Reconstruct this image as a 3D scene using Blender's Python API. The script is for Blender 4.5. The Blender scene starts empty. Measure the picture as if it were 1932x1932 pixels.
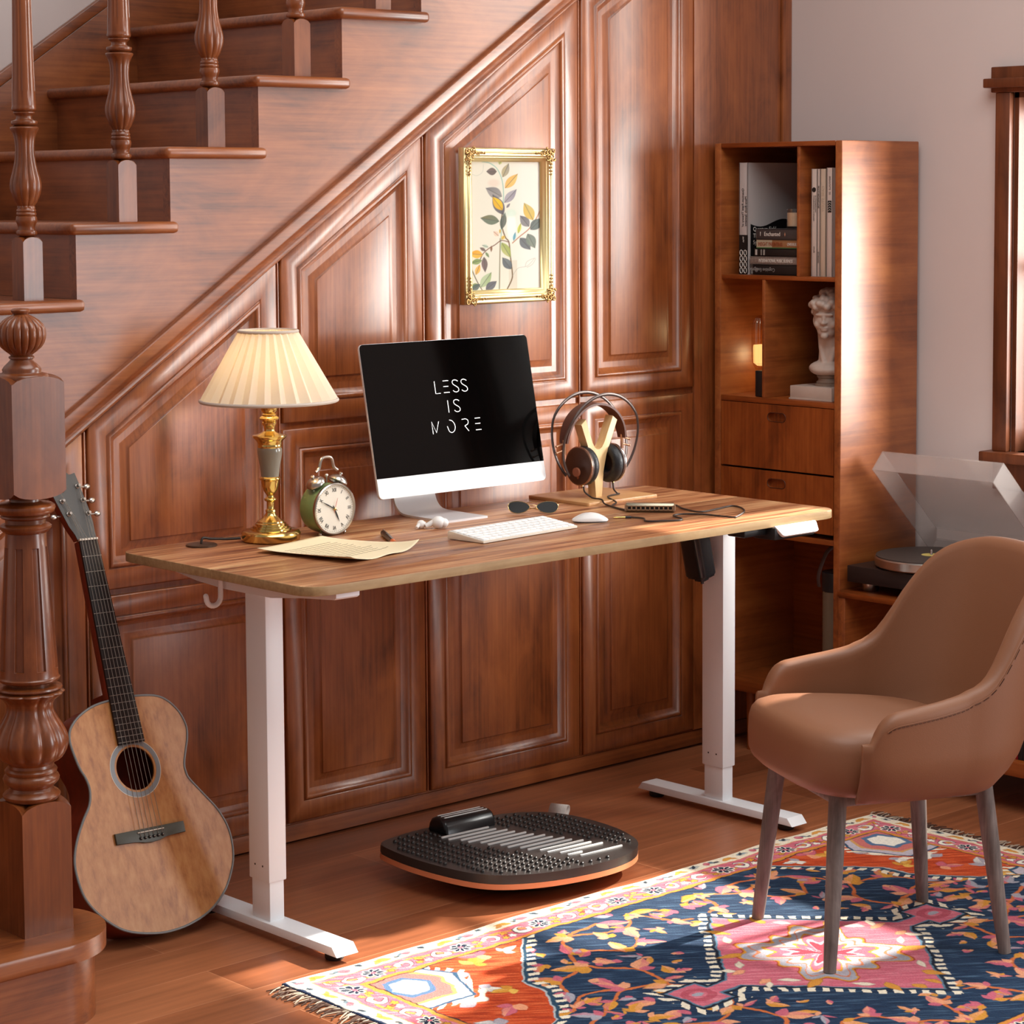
import bpy, bmesh, math, random
import numpy as np
from mathutils import Vector, Matrix
PI = math.pi
sc = bpy.context.scene
COL = sc.collection
random.seed(7)

# ------------------------------------------------------------------ camera
cam_d = bpy.data.cameras.new('camera')
cam = bpy.data.objects.new('camera', cam_d)
COL.objects.link(cam)
yaw, pitch, roll = -0.7461, -0.0817, -0.0059
fw = Vector((-math.sin(yaw) * math.cos(pitch), math.cos(yaw) * math.cos(pitch), math.sin(pitch)))
rt = Vector((math.cos(yaw), math.sin(yaw), 0))
up = rt.cross(fw)
r2 = rt * math.cos(roll) + up * math.sin(roll)
u2 = up * math.cos(roll) - rt * math.sin(roll)
M = Matrix((r2, u2, -fw)).transposed().to_4x4()
M.translation = Vector((-1.8143, -4.3356, 1.5331))
cam.matrix_world = M
cam_d.sensor_width = 36
cam_d.lens = 4411.8 / 1932 * 36
cam_d.shift_x = (966 - 971.2) / 1932
cam_d.shift_y = (723.67 - 966) / 1932
cam_d.clip_end = 60
sc.camera = cam

# ------------------------------------------------------------------ light
world = bpy.data.worlds.new('world')
sc.world = world
world.use_nodes = True
bg = world.node_tree.nodes['Background']
bg.inputs[0].default_value = (1.0, 0.93, 0.90, 1)
bg.inputs[1].default_value = 0.25

def area(name, loc, aim, sx, sy, power, color):
    d = bpy.data.lights.new(name, 'AREA')
    d.shape = 'RECTANGLE'; d.size = sx; d.size_y = sy; d.energy = power; d.color = color
    o = bpy.data.objects.new(name, d); COL.objects.link(o)
    o.location = loc
    o.rotation_euler = (Vector(aim) - Vector(loc)).to_track_quat('-Z', 'Y').to_euler()
    return o

# daylight through the visible window, then three added fill lights with no seen source
DAY = (0.97, 1.0, 0.96)
area('daylight_window', (3.47, -1.23, 1.36), (0, -1.23, 1.36), 1.3, 1.2, 22, DAY)
area('low_sky_outside', (4.45, -2.45, 1.48), (2.5, -.05, 1.45), 1.2, 1.2, 215, (1.0, .98, .93))
area('near_fill', (3.345, -4.1, 1.55), (0, -4.1, 1.55), 1.3, 2.0, 118, (.93, 1.0, 1.04))  # added fill from the near right for faces turned to the room
area('high_fill', (3.345, -1.15, 2.40), (0, -1.15, 2.40), .52, .84, 24, DAY)  # added light high on the right wall for the panel sheen
area('overhead_fill', (1.2, -2.1, 3.5), (1.2, -2.1, 0), 2.4, 2.2, 72, (1.0, 0.99, 0.97))  # added fill from above, mainly to lift the right wall
sun_d = bpy.data.lights.new('sun', 'SUN')
sun_d.energy = 15; sun_d.angle = math.radians(1.2); sun_d.color = (1.0, 0.93, 0.82)
sun = bpy.data.objects.new('sun', sun_d); COL.objects.link(sun)
sun.location = (6, -2, 4)
sun.rotation_euler = Vector((-1.0, 0.12, -0.675)).to_track_quat('-Z', 'Y').to_euler()

vs = sc.view_settings
vs.view_transform = 'Standard'; vs.look = 'None'; vs.gamma = 1; vs.use_curve_mapping = False
vs.exposure = 0.0

# ------------------------------------------------------------------ materials
def lin(c):
    return tuple(((x / 255) / 12.92 if x / 255 <= .04045 else ((x / 255 + .055) / 1.055) ** 2.4) for x in c) + (1,)

def nmat(name):
    m = bpy.data.materials.new(name); m.use_nodes = True
    nt = m.node_tree
    return m, nt, nt.nodes['Principled BSDF']

def plain(name, rgb, rough=.5, metal=0, spec=.5, coat=0, bump=0, bscale=200, var=0, vscale=6, emit=0, trans=0):
    m, nt, b = nmat(name)
    b.inputs['Base Color'].default_value = lin(rgb)
    b.inputs['Roughness'].default_value = rough
    b.inputs['Metallic'].default_value = metal
    b.inputs['Specular IOR Level'].default_value = spec
    b.inputs['Coat Weight'].default_value = coat
    if trans:
        b.inputs['Transmission Weight'].default_value = trans
    if emit:
        b.inputs['Emission Color'].default_value = lin(rgb)
        b.inputs['Emission Strength'].default_value = emit
    tc = nt.nodes.new('ShaderNodeTexCoord')
    nz = nt.nodes.new('ShaderNodeTexNoise'); nz.inputs['Scale'].default_value = vscale
    nt.links.new(tc.outputs['Object'], nz.inputs['Vector'])
    mx = nt.nodes.new('ShaderNodeMix'); mx.data_type = 'RGBA'
    c = lin(rgb); v = var if var else .04
    mx.inputs[6].default_value = tuple(x * (1 - v) for x in c[:3]) + (1,)
    mx.inputs[7].default_value = tuple(min(1, x * (1 + v)) for x in c[:3]) + (1,)
    nt.links.new(nz.outputs['Fac'], mx.inputs[0]); nt.links.new(mx.outputs[2], b.inputs['Base Color'])
    if bump:
        n2 = nt.nodes.new('ShaderNodeTexNoise'); n2.inputs['Scale'].default_value = bscale
        nt.links.new(tc.outputs['Object'], n2.inputs['Vector'])
        bp = nt.nodes.new('ShaderNodeBump'); bp.inputs['Strength'].default_value = bump; bp.inputs['Distance'].default_value = .002
        nt.links.new(n2.outputs['Fac'], bp.inputs['Height']); nt.links.new(bp.outputs[0], b.inputs['Normal'])
    return m

def wood(name, dark, mid, light, axis='Z', rough=.37, fine=70, blotch=4.5, bl=.60, bump=.12, spec=.5, contrast=1.0, warp=0.0, coat=0):
    m, nt, b = nmat(name)
    L = nt.links.new; N = nt.nodes.new
    tc = N('ShaderNodeTexCoord')
    def mapped(al, ac):
        mp = N('ShaderNodeMapping')
        s = [ac, ac, ac]; s['XYZ'.index(axis)] = al
        mp.inputs['Scale'].default_value = s
        L(tc.outputs['Object'], mp.inputs['Vector']); return mp
    g = N('ShaderNodeTexNoise'); g.inputs['Scale'].default_value = 1; g.inputs['Detail'].default_value = 4; g.inputs['Roughness'].default_value = .6
    g.inputs['Distortion'].default_value = warp
    L(mapped(fine * .05, fine * 1.6).outputs[0], g.inputs['Vector'])
    k = N('ShaderNodeTexNoise'); k.inputs['Scale'].default_value = 1; k.inputs['Detail'].default_value = 5; k.inputs['Roughness'].default_value = .62
    k.inputs['Distortion'].default_value = .6
    L(mapped(blotch * .8, blotch * 1.7).outputs[0], k.inputs['Vector'])
    a = N('ShaderNodeMath'); a.operation = 'MULTIPLY'; a.inputs[1].default_value = bl
    L(k.outputs['Fac'], a.inputs[0])
    c = N('ShaderNodeMath'); c.operation = 'MULTIPLY_ADD'; c.inputs[1].default_value = 1 - bl
    L(g.outputs['Fac'], c.inputs[0]); L(a.outputs[0], c.inputs[2])
    r = N('ShaderNodeValToRGB')
    e = r.color_ramp.elements
    w = .17 / contrast
    e[0].position = .5 - w; e[0].color = lin(dark)
    e[1].position = .5 + w; e[1].color = lin(light)
    x = e.new(.5); x.color = lin(mid)
    L(c.outputs[0], r.inputs[0]); L(r.outputs[0], b.inputs['Base Color'])
    b.inputs['Roughness'].default_value = rough
    b.inputs['Specular IOR Level'].default_value = spec
    b.inputs['Coat Weight'].default_value = coat
    b.inputs['Coat Roughness'].default_value = .34
    bp = N('ShaderNodeBump'); bp.inputs['Strength'].default_value = bump; bp.inputs['Distance'].default_value = .001
    L(g.outputs['Fac'], bp.inputs['Height']); L(bp.outputs[0], b.inputs['Normal'])
    return m

CH = ((92, 42, 16), (146, 78, 36), (174, 100, 50))
M_cherry_v = wood('cherry wood upright grain', *CH, axis='Z', coat=.75)
M_cherry_x = wood('cherry wood lengthwise grain', *CH, axis='X', coat=.75)
M_cherry_y = wood('cherry wood crosswise grain', *CH, axis='Y', coat=.75)
M_turned = wood('turned cherry wood', (88, 42, 18), (124, 64, 30), (150, 82, 40), axis='Z', rough=.27, coat=.3, bl=.7, bump=.06)
SH = ((96, 42, 12), (140, 68, 24), (166, 88, 36))
M_shelf_v = wood('walnut shelf wood upright', *SH, axis='Z', rough=.36)
M_shelf_y = wood('walnut shelf wood crosswise', *SH, axis='Y', rough=.36)
M_shelf_x = wood('walnut shelf wood deepwise', (110, 52, 18), (156, 84, 36), (182, 108, 52), axis='X', rough=.46, fine=34, warp=.8, bump=.12, coat=.5)
M_trim = wood('window trim wood', (66, 30, 14), (104, 54, 28), (128, 70, 38), axis='Z', rough=.45, fine=30, warp=1.2)
M_desk = wood('rustic tabletop wood', (104, 54, 34), (172, 114, 76), (204, 158, 114), axis='X', rough=.36, fine=30, blotch=7, bl=.55, warp=1.5, bump=.15, contrast=1.6)
def restretch(m, al, ac):   # second noise of the tabletop: long streaks
    mp = [n for n in m.node_tree.nodes if n.type == 'MAPPING'][1]
    mp.inputs['Scale'].default_value = (al, ac, ac)
restretch(M_desk, 1.8, 26)
M_deskedge = wood('tabletop edge band', (138, 106, 70), (172, 140, 98), (192, 164, 122), axis='X', rough=.5, fine=60, bump=.1)
M_maple = wood('pale maple', (206, 162, 106), (226, 188, 134), (238, 206, 158), axis='Z', rough=.45, fine=50, bump=.05)
M_bamboo = wood('bamboo plate', (170, 116, 70), (196, 144, 94), (212, 164, 112), axis='Y', rough=.45, fine=50, bump=.05)
M_spruce = wood('guitar soundboard spruce', (152, 90, 42), (182, 118, 62), (196, 136, 78), axis='Z', rough=.42, fine=44, blotch=1.6, bl=.18, bump=.03)
M_mahog = wood('guitar mahogany', (84, 20, 8), (112, 32, 14), (130, 44, 22), axis='Z', rough=.35, fine=40, bump=.05)
M_ebony = wood('dark fingerboard wood', (24, 15, 13), (34, 22, 19), (46, 31, 27), axis='Z', rough=.5, spec=.25)
M_greywood = wood('grey ash chair leg', (78, 69, 66), (120, 107, 102), (150, 137, 130), axis='Z', rough=.6, fine=32, blotch=6, warp=2.5, bump=.3)
M_wall = plain('painted plaster', (220, 206, 202), .85, bump=.08, bscale=60, var=.02)
M_white = plain('white powder coated steel', (244, 246, 249), .45, var=.01)
M_black = plain('black plastic', (26, 26, 28), .4)
M_blackg = plain('glossy dark plastic', (30, 31, 33), .25)
M_pad = plain('charcoal rubber', (46, 43, 42), .30)
M_rib = plain('white rubber rib', (236, 234, 232), .5)
M_orange = plain('copper coloured wood rim', (226, 140, 96), .5, var=.06)
M_strap = plain('pale webbing', (206, 196, 188), .8, bump=.3, bscale=400)
M_leather = plain('tan leather', (138, 90, 62), .50, bump=.10, bscale=500, var=.03, vscale=3)
M_stitch = plain('brown stitching', (92, 54, 36), .8)
M_brass = plain('polished brass', (226, 196, 122), .16, metal=1)
M_goldf = plain('gilded frame', (222, 200, 146), .34, metal=.8)
M_goldo = plain('aged gilt ornament', (178, 140, 88), .42, metal=.85)
M_ceramic = plain('grey glazed ceramic', (136, 130, 118), .2, coat=.6)
M_steel = plain('brushed nickel', (196, 188, 180), .28, metal=1)
M_chrome = plain('chrome', (225, 222, 220), .12, metal=1)
M_alu = plain('silver aluminium', (222, 220, 222), .38, metal=.35)
M_whitepl = plain('white plastic', (240, 238, 236), .35)
M_key = plain('white key', (246, 245, 244), .5)
M_green = plain('sage green enamel', (122, 146, 98), .35, coat=.4)
M_dkgreen = plain('dark clock back', (46, 46, 34), .4)
M_dial = plain('clock dial paper', (236, 228, 212), .6)
M_ink = plain('black ink', (24, 22, 22), .6)
M_red = plain('red hand', (196, 40, 30), .5)
M_screen = plain('black screen glass', (2, 2, 2), .06, spec=.22)
M_glow = plain('screen lettering', (255, 255, 255), .5, emit=1.0)
M_paper = plain('cream letter paper', (240, 226, 192), .7, var=.03, vscale=30)
M_paperink = plain('faded ink', (122, 104, 78), .7)
M_pen = plain('bronze pen barrel', (92, 78, 66), .3, metal=.6)
M_pentip = plain('orange pen band', (224, 110, 50), .4)
M_lens = plain('smoked lens', (20, 18, 17), .08, spec=.12)
M_goldwire = plain('thin gold wire', (214, 180, 130), .25, metal=.9)
M_cuffbrown = plain('brown headphone shell', (74, 46, 36), .35)
M_bandbrown = plain('brown headband leather', (92, 52, 40), .5)
M_marble = plain('pinkish marble', (196, 178, 166), .42, var=.14, vscale=22)
M_grey = plain('grey headstock veneer', (84, 82, 80), .4)
M_bind = plain('grey binding', (120, 118, 116), .4)
M_string = plain('string wire', (190, 180, 170), .3, metal=.9)
M_bridge = plain('dark olive bridge wood', (70, 66, 54), .45)
M_bone = plain('bone saddle', (214, 200, 184), .4)
M_platter = plain('dark platter mat', (70, 62, 58), .5)
M_bookw = plain('white book cloth', (214, 200, 192), .6, var=.02)
M_bookb = plain('black book cloth', (18, 18, 20), .5)
M_pages = plain('book pages', (226, 216, 200), .8, var=.05, vscale=120)
M_texw = plain('white print', (230, 224, 216), .6)
M_texb = plain('black print', (30, 28, 28), .6)
M_wax = plain('candle wax', (232, 214, 188), .5)

def glassy(name, tint, mixf, rough=.05, gloss=(1, 1, 1, 1)):
    m = bpy.data.materials.new(name); m.use_nodes = True
    nt = m.node_tree; nt.nodes.clear(); N = nt.nodes.new
    out = N('ShaderNodeOutputMaterial'); t = N('ShaderNodeBsdfTransparent'); t.inputs[0].default_value = tint
    g = N('ShaderNodeBsdfGlossy'); g.inputs['Roughness'].default_value = rough; g.inputs[0].default_value = gloss
    mx = N('ShaderNodeMixShader'); fr = N('ShaderNodeFresnel'); fr.inputs[0].default_value = 1.45
    ad = N('ShaderNodeMath'); ad.operation = 'ADD'; ad.inputs[1].default_value = mixf; ad.use_clamp = True
    ge = N('ShaderNodeNewGeometry'); iv = N('ShaderNodeMath'); iv.operation = 'SUBTRACT'; iv.inputs[0].default_value = 1
    nt.links.new(ge.outputs['Backfacing'], iv.inputs[1])
    mu = N('ShaderNodeMath'); mu.operation = 'MULTIPLY'; nt.links.new(ad.outputs[0], mu.inputs[0]); nt.links.new(iv.outputs[0], mu.inputs[1])
    nt.links.new(fr.outputs[0], ad.inputs[0]); nt.links.new(mu.outputs[0], mx.inputs[0])
    nt.links.new(t.outputs[0], mx.inputs[1]); nt.links.new(g.outputs[0], mx.inputs[2]); nt.links.new(mx.outputs[0], out.inputs[0])
    return m
M_pane = glassy('window glass', (1, 1, 1, 1), 0.0)
M_candleglass = glassy('candle glass', (.92, .9, .88, 1), .06)
M_smoke = glassy('smoked glass', (.62, .58, .52, 1), .10)

def frosted(name, tint, amount, col):
    m = bpy.data.materials.new(name); m.use_nodes = True
    nt = m.node_tree; nt.nodes.clear(); N = nt.nodes.new
    out = N('ShaderNodeOutputMaterial'); t = N('ShaderNodeBsdfTransparent'); t.inputs[0].default_value = tint
    d = N('ShaderNodeBsdfDiffuse'); d.inputs[0].default_value = col
    g = N('ShaderNodeBsdfGlossy'); g.inputs['Roughness'].default_value = .15
    m1 = N('ShaderNodeMixShader'); m1.inputs[0].default_value = amount
    m2 = N('ShaderNodeMixShader'); m2.inputs[0].default_value = .07
    nt.links.new(t.outputs[0], m1.inputs[1]); nt.links.new(d.outputs[0], m1.inputs[2])
    nt.links.new(m1.outputs[0], m2.inputs[1]); nt.links.new(g.outputs[0], m2.inputs[2]); nt.links.new(m2.outputs[0], out.inputs[0])
    return m
M_lid = frosted('hazy clear acrylic', (.97, .96, .95, 1), .26, (.62, .57, .56, 1))

def shade_mat():
    m = bpy.data.materials.new('pleated shade cloth'); m.use_nodes = True
    nt = m.node_tree; nt.nodes.clear(); N = nt.nodes.new
    out = N('ShaderNodeOutputMaterial'); d = N('ShaderNodeBsdfDiffuse'); t = N('ShaderNodeBsdfTranslucent'); mx = N('ShaderNodeMixShader')
    d.inputs[0].default_value = lin((232, 222, 208)); t.inputs[0].default_value = lin((250, 230, 188)); mx.inputs[0].default_value = .30
    nz = N('ShaderNodeTexNoise'); nz.inputs['Scale'].default_value = 300
    bp = N('ShaderNodeBump'); bp.inputs['Strength'].default_value = .1; bp.inputs['Distance'].default_value = .001
    nt.links.new(nz.outputs['Fac'], bp.inputs['Height']); nt.links.new(bp.outputs[0], d.inputs['Normal'])
    nt.links.new(d.outputs[0], mx.inputs[1]); nt.links.new(t.outputs[0], mx.inputs[2]); nt.links.new(mx.outputs[0], out.inputs[0])
    return m
M_shade = shade_mat()

def floor_mat():
    m, nt, b = nmat('plank floor')
    L = nt.links.new; N = nt.nodes.new
    tc = N('ShaderNodeTexCoord'); mp = N('ShaderNodeMapping'); mp.inputs['Location'].default_value = (0.35, .0, 0)
    L(tc.outputs['Object'], mp.inputs['Vector'])
    br = N('ShaderNodeTexBrick'); br.offset = .37; br.inputs['Scale'].default_value = 1
    br.inputs['Brick Width'].default_value = 1.15; br.inputs['Row Height'].default_value = .15
    br.inputs['Mortar Size'].default_value = .0011; br.inputs['Mortar Smooth'].default_value = .2
    br.inputs['Color1'].default_value = lin((146, 84, 52)); br.inputs['Color2'].default_value = lin((180, 112, 74)); br.inputs['Mortar'].default_value = lin((198, 134, 96))
    L(mp.outputs[0], br.inputs['Vector'])
    m2 = N('ShaderNodeMapping'); m2.inputs['Scale'].default_value = (3, 60, 1); L(tc.outputs['Object'], m2.inputs['Vector'])
    g = N('ShaderNodeTexNoise'); g.inputs['Scale'].default_value = 1; g.inputs['Detail'].default_value = 5; L(m2.outputs[0], g.inputs['Vector'])
    m3 = N('ShaderNodeMapping'); m3.inputs['Scale'].default_value = (1.5, 8, 1); L(tc.outputs['Object'], m3.inputs['Vector'])
    g2 = N('ShaderNodeTexNoise'); g2.inputs['Scale'].default_value = 1; g2.inputs['Detail'].default_value = 4; L(m3.outputs[0], g2.inputs['Vector'])
    ad = N('ShaderNodeMath'); ad.operation = 'ADD'; L(g.outputs['Fac'], ad.inputs[0]); L(g2.outputs['Fac'], ad.inputs[1])
    mr = N('ShaderNodeMapRange'); mr.inputs[1].default_value = .7; mr.inputs[2].default_value = 1.3; mr.inputs[3].default_value = .72; mr.inputs[4].default_value = 1.22
    L(ad.outputs[0], mr.inputs[0])
    vm = N('ShaderNodeVectorMath'); vm.operation = 'SCALE'; L(br.outputs['Color'], vm.inputs[0]); L(mr.outputs[0], vm.inputs['Scale'])
    L(vm.outputs[0], b.inputs['Base Color'])
    b.inputs['Roughness'].default_value = .38
    bp = N('ShaderNodeBump'); bp.inputs['Strength'].default_value = .08; bp.inputs['Distance'].default_value = .001
    L(g.outputs['Fac'], bp.inputs['Height']); L(bp.outputs[0], b.inputs['Normal'])
    return m
M_floor = floor_mat()

def attr_mat(name, rough, bump=0, bscale=400):
    m, nt, b = nmat(name)
    a = nt.nodes.new('ShaderNodeVertexColor'); a.layer_name = 'Col'
    nt.links.new(a.outputs[0], b.inputs['Base Color'])
    b.inputs['Roughness'].default_value = rough; b.inputs['Specular IOR Level'].default_value = .2
    if bump:
        tc = nt.nodes.new('ShaderNodeTexCoord'); n2 = nt.nodes.new('ShaderNodeTexNoise'); n2.inputs['Scale'].default_value = bscale
        nt.links.new(tc.outputs['Object'], n2.inputs['Vector'])
        bp = nt.nodes.new('ShaderNodeBump'); bp.inputs['Strength'].default_value = bump; bp.inputs['Distance'].default_value = .002
        nt.links.new(n2.outputs['Fac'], bp.inputs['Height']); nt.links.new(bp.outputs[0], b.inputs['Normal'])
    return m
M_rug = attr_mat('woven rug pile', .95, .6, 260)
M_paint = attr_mat('painted canvas', .7)

# ------------------------------------------------------------------ mesh helpers
def NB(): return bmesh.new()

def box(bm, x0, x1, y0, y1, z0, z1, bev=0, seg=2, mi=0, mat=None):
    vs_ = [bm.verts.new((x, y, z)) for x in (x0, x1) for y in (y0, y1) for z in (z0, z1)]
    q = [(0, 1, 3, 2), (4, 6, 7, 5), (0, 4, 5, 1), (2, 3, 7, 6), (0, 2, 6, 4), (1, 5, 7, 3)]
    fs = [bm.faces.new([vs_[i] for i in f]) for f in q]
    for f in fs: f.material_index = mi
    if mat is not None:
        for v in vs_: v.co = mat @ v.co
    if bev:
        es = set(e for f in fs for e in f.edges)
        bmesh.ops.bevel(bm, geom=list(es), offset=bev, segments=seg, profile=.5, affect='EDGES', material=mi)

def lathe(bm, prof, cx=0, cy=0, n=48, mod=None, mi=0, cap=True, mat=None):
    rings = []
    for r, z in prof:
        ring = []
        for i in range(n):
            a = 2 * PI * i / n
            rr = r * (mod(a, z) if mod else 1)
            p = Vector((cx + rr * math.cos(a), cy + rr * math.sin(a), z))
            if mat is not None: p = mat @ p
            ring.append(bm.verts.new(p))
        rings.append(ring)
    for a, b in zip(rings[:-1], rings[1:]):
        for i in range(n):
            f = bm.faces.new((a[i], a[(i + 1) % n], b[(i + 1) % n], b[i])); f.material_index = mi
    if cap:
        f = bm.faces.new(rings[0][::-1]); f.material_index = mi
        f = bm.faces.new(rings[-1]); f.material_index = mi
    return rings

def tube(bm, pts, r, n=8, closed=False, mi=0, cap=True, flat=None):
    pts = [Vector(p) for p in pts]
    rr = r if isinstance(r, (list, tuple)) else [r] * len(pts)
    rings = []; nrm = None
    L = len(pts)
    for i, p in enumerate(pts):
        if closed: t = pts[(i + 1) % L] - pts[i - 1]
        else: t = pts[min(i + 1, L - 1)] - pts[max(i - 1, 0)]
        t.normalize()
        if nrm is None:
            nrm = t.orthogonal().normalized() if flat is None else (Vector(flat) - t * t.dot(Vector(flat))).normalized()
        else:
            nrm = (nrm - t * t.dot(nrm)).normalized() if flat is None else (Vector(flat) - t * t.dot(Vector(flat))).normalized()
        b = t.cross(nrm)
        ra, rb = rr[i] if isinstance(rr[i], (list, tuple)) else (rr[i], rr[i])
        rings.append([bm.verts.new(p + nrm * ra * math.cos(2 * PI * k / n) + b * rb * math.sin(2 * PI * k / n)) for k in range(n)])
    seq = list(zip(rings, rings[1:] + ([rings[0]] if closed else [])))
    if not closed: seq = list(zip(rings[:-1], rings[1:]))
    for a, b in seq:
        for k in range(n):
            f = bm.faces.new((a[k], a[(k + 1) % n], b[(k + 1) % n], b[k])); f.material_index = mi
    if cap and not closed:
        bm.faces.new(rings[0][::-1]).material_index = mi
        bm.faces.new(rings[-1]).material_index = mi

def fr(o, a, b, c):
    """matrix with origin o and axes a, b, c"""
    m = Matrix((Vector(a), Vector(b), Vector(c))).transposed().to_4x4(); m.translation = Vector(o); return m

def prism(bm, poly, d0, d1, mat=None, bev=0, seg=2, mi=0, edge_mi=None):
    """polygon in local xy extruded from z=d0 to z=d1, then moved by mat"""
    mat = mat or Matrix()
    lo = [bm.verts.new((x, y, d0)) for x, y in poly]; hi = [bm.verts.new((x, y, d1)) for x, y in poly]
    n = len(poly); fs = [bm.faces.new(lo[::-1]), bm.faces.new(hi)]
    for i in range(n):
        f = bm.faces.new((lo[i], lo[(i + 1) % n], hi[(i + 1) % n], hi[i]))
        if edge_mi is not None: f.material_index = edge_mi
        fs.append(f)
    for f in fs:
        if edge_mi is None or f in fs[:2]: f.material_index = mi
    vs_ = set(lo + hi)
    if bev:
        es = [e for f in fs[:2] for e in f.edges]
        r = bmesh.ops.bevel(bm, geom=es, offset=bev, segments=seg, profile=.5, affect='EDGES', material=(edge_mi if edge_mi is not None else mi))
        vs_ = set(v for v in vs_ if v.is_valid) | set(v for f in r['faces'] for v in f.verts)
        st = list(vs_)
        seen = set(st)
        while st:
            v = st.pop()
            for e in v.link_edges:
                w = e.other_vert(v)
                if w not in seen: seen.add(w); st.append(w)
        vs_ = seen
    for v in vs_: v.co = mat @ v.co

XZ = lambda y: fr((0, y, 0), (1, 0, 0), (0, 0, 1), (0, -1, 0))   # local x,y -> world x,z ; depth towards -Y

def rrect(x0, x1, y0, y1, r, n=6):
    out = []
    for cx, cy, a0 in ((x1 - r, y0 + r, -PI / 2), (x1 - r, y1 - r, 0), (x0 + r, y1 - r, PI / 2), (x0 + r, y0 + r, PI)):
        for i in range(n + 1):
            a = a0 + PI / 2 * i / n
            out.append((cx + r * math.cos(a), cy + r * math.sin(a)))
    return out

def catmull(P, n=6, closed=True):
    P = [Vector(p) for p in P]; L = len(P); out = []
    rng = range(L) if closed else range(L - 1)
    for i in rng:
        if closed: a, b, c, d = P[i - 1], P[i], P[(i + 1) % L], P[(i + 2) % L]
        else: a, b, c, d = P[max(i - 1, 0)], P[i], P[i + 1], P[min(i + 2, L - 1)]
        for k in range(n):
            t = k / n
            out.append(.5 * ((2 * b) + (c - a) * t + (2 * a - 5 * b + 4 * c - d) * t * t + (3 * b - a - 3 * c + d) * t ** 3))
    if not closed: out.append(P[-1].copy())
    return [tuple(p) for p in out]

def ball(bm, c, r, su=16, sv=10, mi=0, mat=None):
    r = r if isinstance(r, (tuple, list)) else (r, r, r)
    m = Matrix.Translation(c) @ Matrix.Diagonal((*r, 1))
    if mat is not None: m = mat @ m
    g = bmesh.ops.create_uvsphere(bm, u_segments=su, v_segments=sv, radius=1, matrix=m)
    for v in g['verts']:
        for f in v.link_faces: f.material_index = mi

def obj(name, bm, mats, parent=None, smooth=38, recalc=True):
    if recalc: bmesh.ops.recalc_face_normals(bm, faces=bm.faces)
    lim = math.radians(smooth)
    for f in bm.faces: f.smooth = True
    for e in bm.edges:
        if len(e.link_faces) == 2:
            if e.calc_face_angle(0) > lim: e.smooth = False
    me = bpy.data.meshes.new(name); bm.to_mesh(me); bm.free()
    o = bpy.data.objects.new(name, me); COL.objects.link(o)
    for m in (mats if isinstance(mats, (list, tuple)) else [mats]): me.materials.append(m)
    if parent is not None: hang(o, parent)
    return o

def hang(o, parent):
    o.parent = parent
    o.matrix_parent_inverse = world_of(parent).inverted()

def world_of(o):
    if o.parent is None: return o.matrix_basis.copy()
    return world_of(o.parent) @ o.matrix_parent_inverse @ o.matrix_basis

def tag(o, label, cat, group=None, kind=None):
    if label: o['label'] = label
    if cat: o['category'] = cat
    if group: o['group'] = group
    if kind: o['kind'] = kind
    return o

def thing(name, label, cat, loc, group=None):
    o = bpy.data.objects.new(name, None); COL.objects.link(o)
    o.location = loc; o.empty_display_size = .05
    return tag(o, label, cat, group)

def struct(name, bm, mats, smooth=38):
    o = obj(name, bm, mats, None, smooth); o['kind'] = 'structure'; return o

def text(name, s, size, mat4, mat, parent, ext=.0003, align='LEFT', sx=1.0):
    cu = bpy.data.curves.new('txt', 'FONT'); cu.body = s; cu.size = size; cu.extrude = ext; cu.align_x = align; cu.resolution_u = 3
    t = bpy.data.objects.new('txt', cu); COL.objects.link(t)
    dg = bpy.context.evaluated_depsgraph_get(); dg.update()
    me = bpy.data.meshes.new_from_object(t.evaluated_get(dg))
    bpy.data.objects.remove(t); bpy.data.curves.remove(cu)
    me.transform(mat4 @ Matrix.Diagonal((sx, 1, 1, 1)))
    me.name = name; me.materials.clear(); me.materials.append(mat)
    o = bpy.data.objects.new(name, me); COL.objects.link(o)
    if parent is not None: hang(o, parent)
    return o
# ------------------------------------------------------------------ room shell
bm = NB(); box(bm, -4.0, 3.254, -6.5, 1.2, -.08, 0); struct('floor', bm, M_floor)
WX = 3.254
bm = NB()   # right wall pierced by the window and two added light openings
W1 = (-1.72, -.758, .851, 1.782); W2 = (-4.80, -3.40, .50, 2.60); W3 = (-1.42, -.88, 1.94, 2.88)
for y0, y1, z0, z1 in ((W1[1], 1.2, 0, 4.2), (W2[1], W1[0], 0, 4.2), (-6.5, W2[0], 0, 4.2), (W1[0], W1[1], 0, W1[2]), (W3[1], W1[1], W1[3], 4.2), (W3[0], W3[1], W1[3], W3[2]), (W3[0], W3[1], W3[3], 4.2), (W1[0], W3[0], W1[3], 4.2), (W2[0], W2[1], 0, W2[2]), (W2[0], W2[1], W2[3], 4.2)):
    box(bm, WX, WX + .16, y0, y1, z0, z1)
bmesh.ops.remove_doubles(bm, verts=bm.verts, dist=1e-5)
struct('wall_right', bm, M_wall)
bm = NB(); box(bm, -4, WX, .87, 1.0, 0, 4.2); struct('wall_rear', bm, M_wall)

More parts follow.
